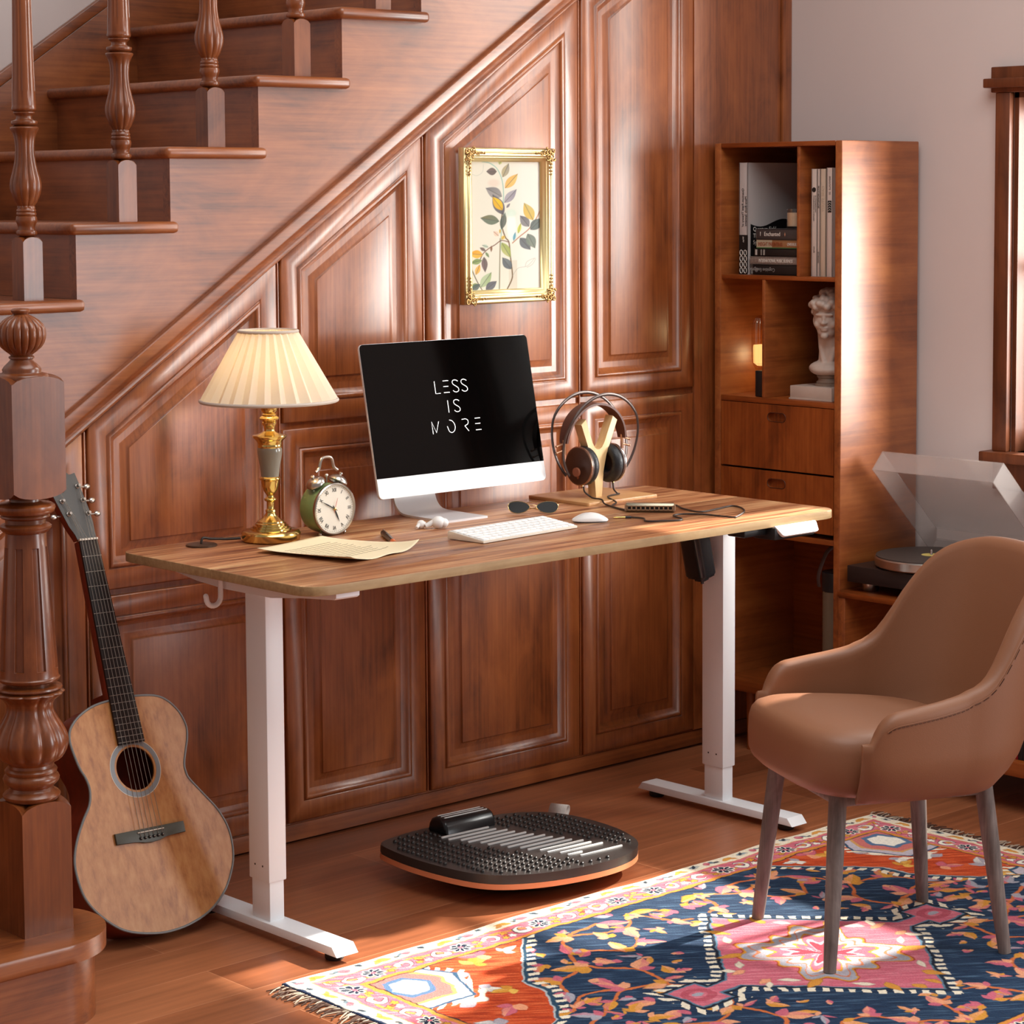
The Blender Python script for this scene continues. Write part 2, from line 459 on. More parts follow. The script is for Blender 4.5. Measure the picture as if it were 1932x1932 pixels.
def window(name, y0, y1, z0, z1, mull, rails):
    bm = NB()
    t = .045; p = .022
    box(bm, WX - p, WX + .002, y1, y1 + t, z0, z1, .003)
    box(bm, WX - p, WX + .002, y0 - t, y0, z0, z1, .003)
    box(bm, WX - p - .004, WX + .002, y0 - t - .012, y1 + t + .012, z1, z1 + .066, .003)
    box(bm, WX - p - .022, WX + .002, y0 - t - .024, y1 + t + .024, z1 + .012, z1 + .036, .003)
    o = struct(name, bm, M_trim)
    bm = NB(); box(bm, WX - .05, WX + .11, y0 - t - .022, y1 + t + .022, z0 - .028, z0, .004)
    box(bm, WX - .018, WX + .002, y0 - t, y1 + t, z0 - .10, z0 - .028, .003)
    obj('window_sill', bm, M_trim, o)
    bm = NB()   # lining of the opening
    box(bm, WX, WX + .16, y1 - .014, y1, z0, z1); box(bm, WX, WX + .16, y0, y0 + .014, z0, z1); box(bm, WX, WX + .16, y0, y1, z1 - .014, z1)
    obj('window_lining', bm, M_trim, o)
    bm = NB(); a = .04; x0, x1 = WX + .075, WX + .115
    box(bm, x0, x1, y0 + .014, y1 - .014, z0, z0 + a + .02); box(bm, x0, x1, y0 + .014, y1 - .014, z1 - a - .014, z1 - .014)
    box(bm, x0, x1, y0 + .014, y0 + .014 + a, z0, z1 - .014); box(bm, x0, x1, y1 - .014 - a, y1 - .014, z0, z1 - .014)
    for m in mull: box(bm, x0 + .006, x1 - .006, m - .013, m + .013, z0 + .02, z1 - .02)
    for r in rails: box(bm, x0 + .006, x1 - .006, y0 + .02, y1 - .02, r - .013, r + .013)
    obj('window_sash', bm, M_trim, o)
    bm = NB(); box(bm, WX + .093, WX + .097, y0 + .02, y1 - .02, z0 + .02, z1 - .02); obj('window_pane', bm, M_pane, o)
    return o
w1 = window('window_1', *W1, (-1.42,), (1.33,))
bm = NB(); box(bm, WX + .118, WX + .122, -1.70, -1.43, 1.17, 1.765); obj('sun_block_panel', bm, M_whitepl, w1)  # unseen panel added to keep sun off the seat and limit the rug patches
def added_opening(name, y0, y1, z0, z1):      # added out of frame: lining for a fill light, panel behind it stops the sun
    bm = NB(); t = .05
    for a in ((y1 - .012, y1 + t, z0, z1), (y0 - t, y0 + .012, z0, z1), (y0 - t, y1 + t, z1 - .012, z1 + t), (y0 - t, y1 + t, z0 - t, z0 + .012)): box(bm, WX - .018, WX + .10, *a)
    o = struct(name, bm, M_trim)
    bm = NB(); box(bm, WX + .105, WX + .112, y0, y1, z0, z1); obj('sun_block_panel', bm, M_whitepl, o)
added_opening('added_opening_near', *W2); added_opening('added_opening_high', *W3)

# ------------------------------------------------------------------ panelled wall under the stairs
def dtop(x): return 1.035 + .6675 * (x - .935)      # sloping line under the raking moulding
bm = NB()
prism(bm, [(-.35, .006), (3.2535, .006), (3.2535, 2.75), (2.857, 2.75), (2.857, dtop(2.857)), (-.35, dtop(-.35))], -.03, -.012, XZ(0))
wall = struct('wall_back', bm, M_cherry_v)
bm = NB()
prism(bm, [(-.35, .006), (3.2535, .006), (3.2535, .046), (-.35, .046)], -.015, -.006, XZ(0), .003)
obj('plinth_board', bm, M_cherry_x, wall)
bm = NB()
prism(bm, [(2.86, .05), (3.215, .05), (3.215, 2.75), (2.86, 2.75)], -.015, .0, XZ(0), .003)
obj('end_board', bm, M_cherry_v, wall)
bm = NB()
prism(bm, [(3.217, .05), (3.2535, .05), (3.2535, 2.75), (3.217, 2.75)], -.015, .008, XZ(0), .003)
obj('corner_trim', bm, M_cherry_v, wall)

PROFILE = [(0, .014), (0, .003), (.003, 0), (.0445, 0), (.0462, .003), (.0478, .003), (.0488, -.0008), (.053, -.0032), (.0572, -.0008), (.059, .0028),
           (.065, .0078), (.0715, .0120), (.078, .0136), (.0845, .0128), (.091, .0095), (.098, .0052), (.1030, .0040), (.1036, .0008), (.1055, 0)]
def inset(poly, d):
    n = len(poly); ls = []
    for i in range(n):
        a = Vector(poly[i]); b = Vector(poly[(i + 1) % n]); t = (b - a).normalized(); nn = Vector((-t.y, t.x))
        ls.append((a + nn * d, t))
    out = []
    for i in range(n):
        p, t = ls[i - 1]; q, s = ls[i]
        det = t.x * s.y - t.y * s.x
        k = ((q.x - p.x) * s.y - (q.y - p.y) * s.x) / det
        out.append(p + t * k)
    return out
def door(poly):     # counter-clockwise in x,z seen from the room
    bm = NB(); prev = None
    for d, y in PROFILE:
        ring = [bm.verts.new((p.x, y, p.y)) for p in inset(poly, d)]
        if prev:
            for i in range(len(ring)):
                bm.faces.new((prev[i], prev[(i + 1) % len(ring)], ring[(i + 1) % len(ring)], ring[i]))
        prev = ring
    bm.faces.new(prev)
    return obj('raised_panel', bm, M_cherry_v, wall, smooth=28, recalc=False)
XS = ((.932, 1.4465), (1.4605, 1.889), (1.904, 2.421), (2.434, 2.857))
for i, (x0, x1) in enumerate(XS):
    zl, zu = (.653, .667) if i == 0 else (.985, 1.0)
    door([(x0, .052), (x1, .052), (x1, zl), (x0, zl)])
    door([(x0, zu), (x1, zu), (x1, dtop(x1)), (x0, dtop(x0))])
door([(.475, .052), (.917, .052), (.917, dtop(.917)), (.475, dtop(.475))])
door([(-.07, .052), (.461, .052), (.461, dtop(.461)), (-.07, dtop(-.07))])
# slim beads in the gaps between the doors
for gx, zt in ((.9245, dtop(.92)), (1.4535, dtop(1.45)), (1.8965, dtop(1.892)), (2.4275, dtop(2.424))):
    bm = NB(); box(bm, gx - .0022, gx + .0022, .004, .013, .052, zt - .004, .0015); obj('gap_bead', bm, M_cherry_v, wall)

# ------------------------------------------------------------------ staircase
S = thing('staircase', 'wooden staircase with turned balusters climbing above the panelled wall', 'stairs', (.42, -.577, 0))
X0, Z0, RUN, RISE = .884, 1.473, .2455, .1645
K = range(-5, 6)
pts = []
xs0 = .911 + RUN * -5
low = [(xs0, dtop(xs0)), (.911 + RUN * 6, dtop(.911 + RUN * 6))]
top = []
for k in K:
    a = .911 + RUN * k; b = .911 + RUN * (k + 1); z = Z0 + RISE * k - .026
    top += [(a, z), (b, z)]
xe = top[-1][0]
bm = NB()
prism(bm, low + top[::-1], -.028, 0, XZ(0))
obj('stringer', bm, M_cherry_x, S)
for k in K:
    bm = NB(); z = Z0 + RISE * k; x = X0 + RUN * k
    box(bm, x, x + .277, -.031, .8695, z - .026, z, .0105, 3)
    obj('tread', bm, M_cherry_x, S)
    bm = NB(); box(bm, .912 + RUN * k, .930 + RUN * k, .0285, .8695, z - RISE, z - .026)
    obj('riser', bm, M_cherry_y, S)
# wall string with cap on the far side
bm = NB()
zc = lambda x: 1.872 + .67 * (x - 1.29)
prism(bm, [(-.4, zc(-.4) - .42), (2.9, zc(2.9) - .42), (2.9, zc(2.9) - .036), (-.4, zc(-.4) - .036)], -.8695, -.858, XZ(0), .002)
prism(bm, [(-.4, zc(-.4) - .034), (2.9, zc(2.9) - .034), (2.9, zc(2.9)), (-.4, zc(-.4))], -.8695, -.852, XZ(0), .003)
obj('wall_string', bm, M_cherry_x, S)
# raking moulding over the doors
bm = NB()
d = Vector((1, .6675)).normalized(); nrm = Vector((-d.y, d.x))
prof = [(.0, .0), (.0, .006), (.003, .009), (.007, .010), (.010, .008), (.012, .0055), (.015, .0045), (.019, .0065), (.025, .012), (.031, .0165), (.034, .0175), (.054, .0175), (.056, .0155), (.056, 0)]
A = Vector((-.36, dtop(-.36))); B = Vector((3.2535, dtop(3.2535)))
ra = []; rb = []
for h, y in prof:
    a = A + nrm * (h - .001) * 1.0; b = B + nrm * (h - .001)
    ra.append(bm.verts.new((a.x, -y, a.y))); rb.append(bm.verts.new((min(b.x, 3.2535), -y, b.y)))
for i in range(len(prof)):
    j = (i + 1) % len(prof)
    bm.faces.new((ra[i], ra[j], rb[j], rb[i]))
bm.faces.new(ra); bm.faces.new(rb[::-1])
obj('raking_moulding', bm, M_cherry_x, S, smooth=30)

# balusters
def bal_mod(a, z):
    if .196 < z < .351: return .905 + .095 * abs(math.sin(5 * a)) ** .7
    if .245 + .199 < z < .80: return 1 - .07 * (math.cos(8 * a) > .35)
    return 1
BP = [(1214, 52), (1205, 70), (1198, 76), (1185, 77), (1174, 74), (1168, 63), (1150, 60), (1130, 66), (1110, 75), (1090, 78), (1070, 74), (1064, 66), (1060, 71), (1050, 73), (1040, 70), (1036, 64), (1030, 70), (1020, 70), (1012, 64), (1008, 66), (998, 66),
      (992, 62), (984, 68), (960, 84), (930, 97), (900, 108), (870, 115), (845, 117), (815, 114), (785, 107), (750, 97), (715, 88), (680, 80), (640, 74), (600, 71), (560, 71), (520, 74), (485, 81), (455, 91), (435, 103), (428, 105), (420, 100), (414, 80), (410, 70),
      (406, 86), (398, 94), (386, 96), (376, 93), (370, 70), (364, 60), (350, 56), (338, 58), (330, 66), (320, 78), (313, 78), (308, 72), (302, 84), (292, 90), (280, 90), (268, 86), (258, 87), (220, 85), (160, 83), (159, 83), (100, 81), (0, 78), (-300, 72), (-700, 66), (-780, 64), (-781, 64), (-900, 62), (-1150, 58)]
def baluster(k):
    z = Z0 + RISE * k; x = {-1: .8165, 0: 1.058, 1: 1.298, 2: 1.545, 3: 1.79}.get(k, X0 + RUN * k + .176); y = .042
    h = .0235
    bm = NB()
    lathe(bm, [(hw * .0002917, (1680 - zy) * .0002925) for zy, hw in BP], x, y, 80, bal_mod)
    for v in bm.verts: v.co.z += z
    # square foot with four rounded shoulders
    n = 8; g = []
    for i in range(n + 1):
        u = -h + 2 * h * i / n; g.append((u, .120 + .015 * math.sqrt(max(0, 1 - (u / h) ** 2 * .92))))
    c = bm.verts.new((x, y, z + .139))
    for q in range(4):
        R = Matrix.Rotation(q * PI / 2, 3, 'Z')
        lo = [bm.verts.new(Vector((x, y, z)) + R @ Vector((u, -h, 0))) for u, t in g]
        hi = [bm.verts.new(Vector((x, y, z)) + R @ Vector((u, -h, t))) for u, t in g]
        for i in range(n):
            bm.faces.new((lo[i], lo[i + 1], hi[i + 1], hi[i])); bm.faces.new((hi[i], hi[i + 1], c))
    bmesh.ops.remove_doubles(bm, verts=bm.verts, dist=1e-5)
    return obj('baluster', bm, M_turned, S, smooth=40)
for k in (-1, 0, 1, 2, 3): baluster(k)

# curtail step and newel post
def stadium(r, xl, n=28):
    cx, cy = .42, -.577
    return [(xl, cy - r)] + [(cx + r * math.sin(t), cy - r * math.cos(t)) for t in [PI * i / n for i in range(n + 1)]] + [(xl, cy + r)]
bm = NB(); prism(bm, stadium(.138, -1.0), .130, .165, None, .012, 4); obj('curtail_tread', bm, M_cherry_x, S, smooth=50)
bm = NB(); prism(bm, stadium(.116, -1.0), 0, .130); obj('curtail_riser', bm, M_cherry_x, S, smooth=30)
NX, NY = .430, -.573
c = .000968
NP = [(1512, 50), (1507, 54), (1503, 55), (1499, 52), (1496, 46), (1493, 43), (1489, 41), (1484, 46), (1478, 52), (1472, 54), (1467, 52), (1463, 47), (1460, 49), (1456, 50), (1453, 48), (1450, 44), (1445, 43), (1441, 46), (1436, 57), (1430, 64), (1420, 69.5), (1410, 72.5), (1402, 73), (1393, 71.5), (1383, 68), (1372, 62), (1362, 55.5), (1352, 49.5), (1344, 46), (1337, 44.5), (1330, 45), (1324, 48), (1319, 53), (1314, 60), (1310, 66), (1308, 67.5), (1306, 66),
      (1304, 58), (1303, 56), (1302, 60), (1299, 63), (1296, 62), (1294, 54), (1292, 43), (1288, 44), (1286, 54), (1283, 58), (1279, 59), (1277, 56.5), (1275, 56), (1262, 55.5), (1261, 55.4), (1031, 40.5), (1030, 40), (1010, 38.5), (1004, 38), (1002, 42), (998, 46), (994, 49), (990, 49), (987, 45), (985, 38), (978, 38), (976, 44), (973, 47), (970, 46), (968, 44), (967, 50), (964, 55), (957, 57.5), (952, 56.5), (948, 51), (946, 35), (944, 29.5), (940, 29), (938, 36), (936, 43), (933, 45), (931, 49), (927, 52), (923, 51), (921, 48)]
def zn(py): return .165 + (1763 - py) * .000983
def newel_mod(a, z):
    if zn(1441) < z < zn(1305): return .90 + .10 * abs(math.sin(6 * (a + .2))) ** .6
    if zn(1262) < z < zn(1030): return 1 - .075 * (math.cos(8 * a + .8) > .30)
    return 1
bm = NB()
lathe(bm, [(hw * c, zn(py)) for py, hw in NP], NX, NY, 144, newel_mod)
def block(bm, x, y, z0, z1, h, bulge, both):
    n = 10; g = [(-h + 2 * h * i / n) for i in range(n + 1)]
    f = lambda u: bulge * math.sqrt(max(0, 1 - (u / h) ** 2 * .95))
    ct = bm.verts.new((x, y, z1 + bulge + .001)); cb = bm.verts.new((x, y, z0 - (bulge if both else 0)))
    for q in range(4):
        R = Matrix.Rotation(q * PI / 2, 3, 'Z')
        P = lambda u, z: bm.verts.new(Vector((x, y, 0)) + R @ Vector((u, -h, z)))
        lo = [P(u, z0 - (f(u) if both else 0)) for u in g]; hi = [P(u, z1 + f(u)) for u in g]
        for i in range(n):
            bm.faces.new((lo[i], lo[i + 1], hi[i + 1], hi[i])); bm.faces.new((hi[i], hi[i + 1], ct)); bm.faces.new((lo[i + 1], lo[i], cb))
block(bm, NX, NY, .165, .392, .052, .020, False)
block(bm, NX, NY, .995, 1.186, .055, .017, True)
bmesh.ops.remove_doubles(bm, verts=bm.verts, dist=1e-5)
post = obj('newel_post', bm, M_turned, S, smooth=40)
FP = [(719, 46), (717, 50), (713, 51), (708, 50), (704, 46), (702, 37), (700, 36), (696, 37), (691, 34), (685, 28), (680, 23), (677, 21), (675, 24), (672, 24), (670, 20), (667, 23), (662, 30), (655, 38), (647, 43.5), (638, 46.5), (629, 47.2), (620, 46), (612, 42), (604, 34), (598, 25), (594, 16), (592, 14), (590, 17), (586, 18), (583, 16), (582, 12)]
def fin_mod(a, z):
    return .90 + .10 * abs(math.sin(9 * a)) ** .5 if zn(665) < z < zn(597) else 1
bm = NB(); lathe(bm, [(hw * c, zn(py) - .0) for py, hw in FP], NX, NY, 144, fin_mod)
obj('finial', bm, M_turned, post, smooth=45)
# ------------------------------------------------------------------ standing desk
DX0, DX1, DY0, DY1, DH = .922, 2.522, -.789, -.117, .773
D = thing('standing_desk', 'white legged standing desk with a rustic wood top in front of the panelled wall', 'desk', (1.72, -.45, 0))
def top_piece(y0, y1, near):
    r = .05; P = rrect(DX0, DX1, DY0, DY1, r, 8)
    P = [(x, y) for x, y in P if (y < -.46) == near]
    if near:
        P = [p for p in P]
        P.sort(key=lambda p: math.atan2(p[1] + .46, p[0] - 1.72))
        P = [(DX0, y1)] + P + [(DX1, y1)]
    else:
        P.sort(key=lambda p: math.atan2(p[1] + .46, p[0] - 1.72) )
        P = [(DX1, y0)] + P + [(DX0, y0)]
    return P
for y0, y1, near in ((DY0, -.4615, True), (-.4602, DY1, False)):
    bm = NB(); prism(bm, top_piece(y0, y1, near), DH - .019, DH, None, .0012, 2, mi=0, edge_mi=1)
    o = obj('tabletop', bm, [M_desk, M_deskedge], D, smooth=30)
bm = NB(); box(bm, DX0 + .002, DX1 - .002, -.4616, -.4600, DH - .006, DH - .0004); obj('seam_strip', bm, M_maple, D)
for cx in (1.030, 2.4145):
    bm = NB()
    w = .028
    # foot: flat bar with chamfered ends
    prism(bm, [(-.757, .017), (-.243, .017), (-.258, .0355), (-.741, .0355)], cx - w, cx + w, fr((0, 0, 0), (0, 1, 0), (0, 0, 1), (1, 0, 0)), .0015)
    ft = obj('foot', bm, M_white, D)
    for py in (-.715, -.285):
        bm = NB(); lathe(bm, [(.017, 0), (.02, .004), (.02, .012), (.012, .0175)], cx, py, 24); obj('levelling_pad', bm, M_black, ft)
    bm = NB(); box(bm, cx - .0185, cx + .0185, -.526, -.4645, .035, .14, .002); lw = obj('lower_column', bm, M_white, D)
    bm = NB(); box(bm, cx - .0225, cx + .0225, -.530, -.4605, .118, .741, .0025); lg = obj('leg', bm, M_white, D)
    for yy in (-.508, -.482):
        bm = NB(); lathe(bm, [(.0022, 0), (.0022, .0006)], 0, 0, 10, mat=fr((cx - .0222, yy, .150), (0, 1, 0), (0, 0, 1), (-1, 0, 0))); obj('screw_hole', bm, M_black, lg)
    bm = NB()
    prism(bm, [(-.772, .742), (-.766, .738), (-.66, .729), (-.56, .717), (-.40, .716), (-.30, .722), (-.14, .742), (-.14, .754), (-.772, .754)], cx - .03, cx + .03, fr((0, 0, 0), (0, 1, 0), (0, 0, 1), (1, 0, 0)), .002)
    obj('side_bracket', bm, M_white, D)
bm = NB(); box(bm, 1.05, 2.39, -.535, -.465, .716, .753, .003); obj('crossbeam', bm, M_white, D)
bm = NB()   # motor housing, leaning
Mm = fr((2.335, -.497, .655), Vector((1, 0, .0)), (0, 1, 0), (0, 0, 1)) @ Matrix.Rotation(-.24, 4, 'Y')
prism(bm, rrect(-.028, .028, -.033, .033, .016, 5), -.058, .075, Mm, .006, 3)
prism(bm, rrect(-.014, .014, -.016, .016, .008, 4), -.07, -.058, Mm, .002)
lathe(bm, [(.004, -.079), (.004, -.07)], 0, 0, 12, mat=Mm)
obj('motor', bm, M_blackg, D)
# control panel under the front edge
kp = fr((2.345, -.80, .744), (1, 0, 0), (0, .55, .835), (0, -.835, .55))
bm = NB(); prism(bm, [(-.072, .013), (.072, .013), (.075, .008), (.07, -.012), (.064, -.015), (-.052, -.015), (-.058, -.012)], -.002, .006, kp, .001)
pl_ = obj('control_panel', bm, M_whitepl, D)
bm = NB(); box(bm, 2.272, 2.415, -.800, -.73, .724, .7535, .004); box(bm, 2.195, 2.275, -.775, -.72, .735, .7535, .004)
obj('panel_housing', bm, M_black, D)
bm = NB()
for i in range(6):
    x = -.04 + i * .017
    tube(bm, [(x - .002, -.002, .0063), (x, .002, .0063), (x + .002, -.002, .0063)], .0005, 5)
for v in bm.verts: v.co = kp @ v.co
obj('button_marks', bm, M_steel, pl_)
# hook hanging by the left bracket
bm = NB()
hp = [(.99, -.40, .752), (.99, -.40, .715)] + [(.972 + .018 * math.cos(t), -.40, .702 - .018 * math.sin(t)) for t in [PI * i / 10 for i in range(11)]] + [(.953, -.40, .706)]
tube(bm, hp, .0055, 12); ball(bm, (.953, -.40, .7065), .0055)
obj('hook', bm, M_white, D)
# cable grommets
for gx, gy in ((1.095, -.185), (2.352, -.215)):
    bm = NB(); lathe(bm, [(.034, DH), (.034, DH + .003), (.031, DH + .0045), (.006, DH + .0045), (.0, DH + .0045)], gx, gy, 40, cap=False)
    g = obj('grommet', bm, M_blackg if gx > 2 else plain('bronze grommet', (86, 68, 56), .35, metal=.7), D)

# ------------------------------------------------------------------ table lamp
LX, LY, o = 1.247, -.232, .010
L = thing('table_lamp', 'brass table lamp with a grey ceramic stem and pleated cream shade on the desk', 'lamp', (LX, LY, DH))
s_ = .985
lp = [(.0603, .7546), (.0650, .758), (.0657, .7627), (.0664, .772), (.063, .7776), (.0600, .779), (.047, .7795), (.0455, .7803), (.0452, .784), (.0402, .785), (.0400, .789), (.0348, .790), (.0346, .794), (.0308, .796), (.0300, .799), (.0228, .8032), (.0161, .8086), (.0112, .815), (.0105, .818), (.0118, .820), (.0112, .8235), (.0082, .826), (.008, .8275), (.0082, .838), (.0086, .841), (.0125, .8435), (.0140, .8464), (.0125, .849), (.0082, .852), (.0080, .855), (.0112, .8599), (.0147, .8653), (.0182, .8761), (.0201, .8882), (.0230, .890), (.0241, .8928), (.0230, .895), (.0205, .897)]
z0 = .7546
bm = NB(); lathe(bm, [(r * s_, DH + z - z0) for r, z in lp], LX, LY, 64); obj('base', bm, M_brass, L, smooth=35)
cp = [(.0198, .896), (.0201, .9003), (.0218, .914), (.0240, .9272), (.0264, .939), (.0277, .9487), (.0279, .954), (.0275, .9581), (.0262, .9608), (.025, .962)]
bm = NB(); lathe(bm, [(r * s_, DH + z - z0) for r, z in cp], LX, LY, 64); obj('ceramic_body', bm, M_ceramic, L)
tp = [(.0262, .9608), (.0272, .963), (.0272, .966), (.0265, .968), (.0280, .9729), (.032, .9783), (.0375, .9835), (.0384, .986), (.0375, .988), (.028, .990), (.0187, .9935), (.0125, .997), (.0118, .999), (.0128, 1.004), (.0133, 1.0078), (.0165, 1.013), (.0165, 1.016), (.0150, 1.018), (.016, 1.0199), (.021, 1.0222), (.0227, 1.0252), (.0205, 1.0285), (.0155, 1.0306), (.0160, 1.033), (.0135, 1.036), (.0187, 1.0427), (.0200, 1.0507), (.0212, 1.065), (.014, 1.066), (.012, 1.10)]
bm = NB(); lathe(bm, [(r * s_, DH + z - z0) for r, z in tp], LX, LY, 64); obj('upper_stem', bm, M_brass, L, smooth=35)
zt, zb_, rt_, rb_ = DH + 1.2156 - z0, DH + 1.0643 - z0, .0622, .1452
bm = NB(); NP_ = 27; rings = []
for i in range(9):
    t = i / 8; ring = []
    for k in range(NP_ * 2):
        a = 2 * PI * ((k // 2) + (0, .42)[k % 2]) / NP_ + .05
        r = rb_ + (rt_ - rb_) * t; r *= (1.05, .965)[k % 2]
        ring.append(bm.verts.new((LX + r * math.cos(a), LY + r * math.sin(a), zb_ + (zt - zb_) * t)))
    rings.append(ring)
for a, b in zip(rings[:-1], rings[1:]):
    for k in range(len(a)): bm.faces.new((a[k], a[(k + 1) % len(a)], b[(k + 1) % len(a)], b[k]))
sh = obj('lamp_shade', bm, M_shade, L, smooth=8)
M_rim = plain('shade piping', (206, 190, 176), .8)
for nm, r, z, q in (('top_piping', rt_ + .002, zt, .0035), ('bottom_piping', rb_ + .004, zb_, .004)):
    bm = NB(); tube(bm, [(LX + r * math.cos(2 * PI * k / 72), LY + r * math.sin(2 * PI * k / 72), z) for k in range(72)], q, 8, closed=True); obj(nm, bm, M_rim, sh)
bm = NB(); ball(bm, (LX, LY, zb_ + .065), (.02, .02, .026)); obj('bulb', bm, plain('lit bulb', (255, 226, 176), .5, emit=6), L)
bm = NB()
for a in (.4, .4 + 2 * PI / 3, .4 + 4 * PI / 3): tube(bm, [(LX, LY, zt - .012), (LX + rt_ * math.cos(a), LY + rt_ * math.sin(a), zt - .003)], .0012, 6)
tube(bm, [(LX, LY, zb_ + .03), (LX, LY, zt - .012)], .0015, 6)
obj('shade_carrier', bm, M_brass, L)
pd = bpy.data.lights.new('lamp_bulb_light', 'POINT'); pd.energy = 1.7; pd.color = (1, .74, .44); pd.shadow_soft_size = .03
po = bpy.data.objects.new('lamp_bulb_light', pd); COL.objects.link(po); po.location = (LX, LY, zb_ + .045); hang(po, L)
bm = NB(); tube(bm, catmull([(LX - .06, LY + .03, .782), (1.16, -.190, .782), (1.12, -.185, .786), (1.10, -.185, .790), (1.095, -.185, .783), (1.095, -.185, .775)], 6, False), .0028, 8)
obj('cord', bm, plain('dark lamp cord', (52, 40, 34), .5), L)

# ------------------------------------------------------------------ alarm clock
KX, KY, KZ, KR = 1.399, -.262, .832, .0562
K_ = thing('alarm_clock', 'green twin bell alarm clock with roman numerals beside the lamp', 'clock', (KX, KY + .025, DH))
ry = fr((KX, KY, KZ), (1, 0, 0), (0, 0, 1), (0, -1, 0))     # local z points to the room
def drum(z):
    return [(KR * .80, -.056), (KR * .97, -.052), (KR * 1.0, -.045), (KR * 1.0, 0.0), (KR * .985, .002), (KR * .98, .002)]
bm = NB(); lathe(bm, drum(0), 0, 0, 72, mat=ry); obj('case', bm, M_green, K_)
bm = NB(); lathe(bm, [(KR * 1.01, -.002), (KR * 1.035, .002), (KR * 1.03, .006), (KR * .99, .008), (KR * .955, .005), (KR * .95, .001)], 0, 0, 72, mat=ry, cap=False); obj('bezel', bm, M_steel, K_)
bm = NB(); lathe(bm, [(KR * .955, .0024), (0.001, .0026)], 0, 0, 64, mat=ry, cap=False); dial = obj('dial', bm, M_dial, K_)
RN = ['XII', 'I', 'II', 'III', 'IV', 'V', 'VI', 'VII', 'VIII', 'IX', 'X', 'XI']
for i, sN in enumerate(RN):
    a = PI / 2 - 2 * PI * i / 12; rr = KR * .76
    m4 = ry @ Matrix.Translation((rr * math.cos(a), rr * math.sin(a), .003)) @ Matrix.Rotation(a - PI / 2, 4, 'Z') @ Matrix.Translation((0, -.0045, 0))
    text('numeral', sN, .0125, m4, M_ink, dial, .0002, 'CENTER', .8)
bm = NB()
for i in range(60):
    a = 2 * PI * i / 60; r0 = KR * (.885 if i % 5 else .87)
    box(bm, r0, KR * .915, -.0003, .0003, .0028, .0031, mat=ry @ Matrix.Rotation(a, 4, 'Z'))
obj('minute_marks', bm, M_ink, dial)
def hand(name, ang, ln, w, mt, z):
    bm = NB(); prism(bm, [(-.008, -w * .5), (ln * .55, -w), (ln, 0), (ln * .55, w), (-.008, w * .5)], z, z + .0006, ry @ Matrix.Rotation(ang, 4, 'Z')); obj(name, bm, mt, K_)
hand('minute_hand', math.radians(152), KR * .75, .0013, M_ink, .0045)
hand('hour_hand', math.radians(-66), KR * .58, .0017, M_ink, .0038)
hand('alarm_hand', math.radians(72), KR * .45, .0005, M_red, .0052)
bm = NB(); lathe(bm, [(.0032, .003), (.0032, .0065), (.002, .007)], 0, 0, 20, mat=ry); obj('hand_cap', bm, M_brass, K_)
for sx in (-1, 1):
    bm = NB(); t = .50 * sx
    ax = Vector((math.sin(t), 0, math.cos(t))); sd = Vector((math.cos(t), 0, -math.sin(t)))
    base = Vector((KX, KY + .024, KZ)) + ax * (KR + .004)
    mb = fr(base, sd, (0, 1, 0), ax)
    lathe(bm, [(.021, .002), (.0225, .004), (.0215, .009), (.017, .0145), (.009, .0185), (.0, .0198)], 0, 0, 40, mat=mb, cap=False)
    lathe(bm, [(.003, -.008), (.003, .022), (.0048, .0225), (.0048, .0255), (.002, .027)], 0, 0, 16, mat=mb)
    obj('bell', bm, M_steel, K_)
bm = NB()
hw_ = .031; hz = KZ + KR + .028
tube(bm, catmull([(KX - hw_, KY + .024, hz - .002), (KX - hw_ + .010, KY + .024, hz + .006), (KX - .016, KY + .024, hz + .022), (KX - .009, KY + .024, hz + .029), (KX + .009, KY + .024, hz + .029), (KX + .016, KY + .024, hz + .022), (KX + hw_ - .010, KY + .024, hz + .006), (KX + hw_, KY + .024, hz - .002)], 6, False), (.0034), 8)
obj('handle', bm, M_steel, K_)
bm = NB(); tube(bm, [(KX, KY + .024, KZ + KR - .002), (KX, KY + .024, KZ + KR + .014)], .0016, 8); ball(bm, (KX, KY + .024, KZ + KR + .017), (.005, .003, .004)); obj('hammer', bm, M_steel, K_)
for sx in (-1, 1):
    bm = NB(); p0 = Vector((KX + sx * .026, KY + .010, KZ - KR * .86)); p1 = Vector((KX + sx * .034, KY + .006, DH + .004))
    tube(bm, [p0, p1], [.0028, .0035], 10); ball(bm, p1, .0042); obj('leg', bm, M_steel, K_)
bm = NB(); tube(bm, [(KX, KY + .046, KZ - KR * .9), (KX, KY + .056, DH + .003)], .003, 8); obj('leg', bm, M_steel, K_)

# ------------------------------------------------------------------ monitor
vv = Vector((0, .07, .354)).normalized(); nn_ = Vector((1, 0, 0)).cross(vv)
MO = fr((1.825, -.225, .833), (1, 0, 0), vv, nn_)            # local x,y on the screen plane, z to the viewer
Mo = thing('desktop_monitor', 'silver all in one computer with a black screen reading LESS IS MORE', 'monitor', (1.80, -.21, DH))
hw_, H_ = .2635, .359
bm = NB(); prism(bm, rrect(-hw_, hw_, 0, H_, .011, 6), -.006, .0, MO, .0008); obj('edge_frame', bm, M_alu, Mo)
bm = NB()
rings = []
for k, (sx_, z) in enumerate(((1, -.0058), (.97, -.012), (.85, -.024), (.6, -.034), (.3, -.038))):
    rings.append([bm.verts.new(MO @ Vector((x * sx_, H_ / 2 + (y - H_ / 2) * sx_, z))) for x, y in rrect(-hw_ + .001, hw_ - .001, .001, H_ - .001, .011, 4)])
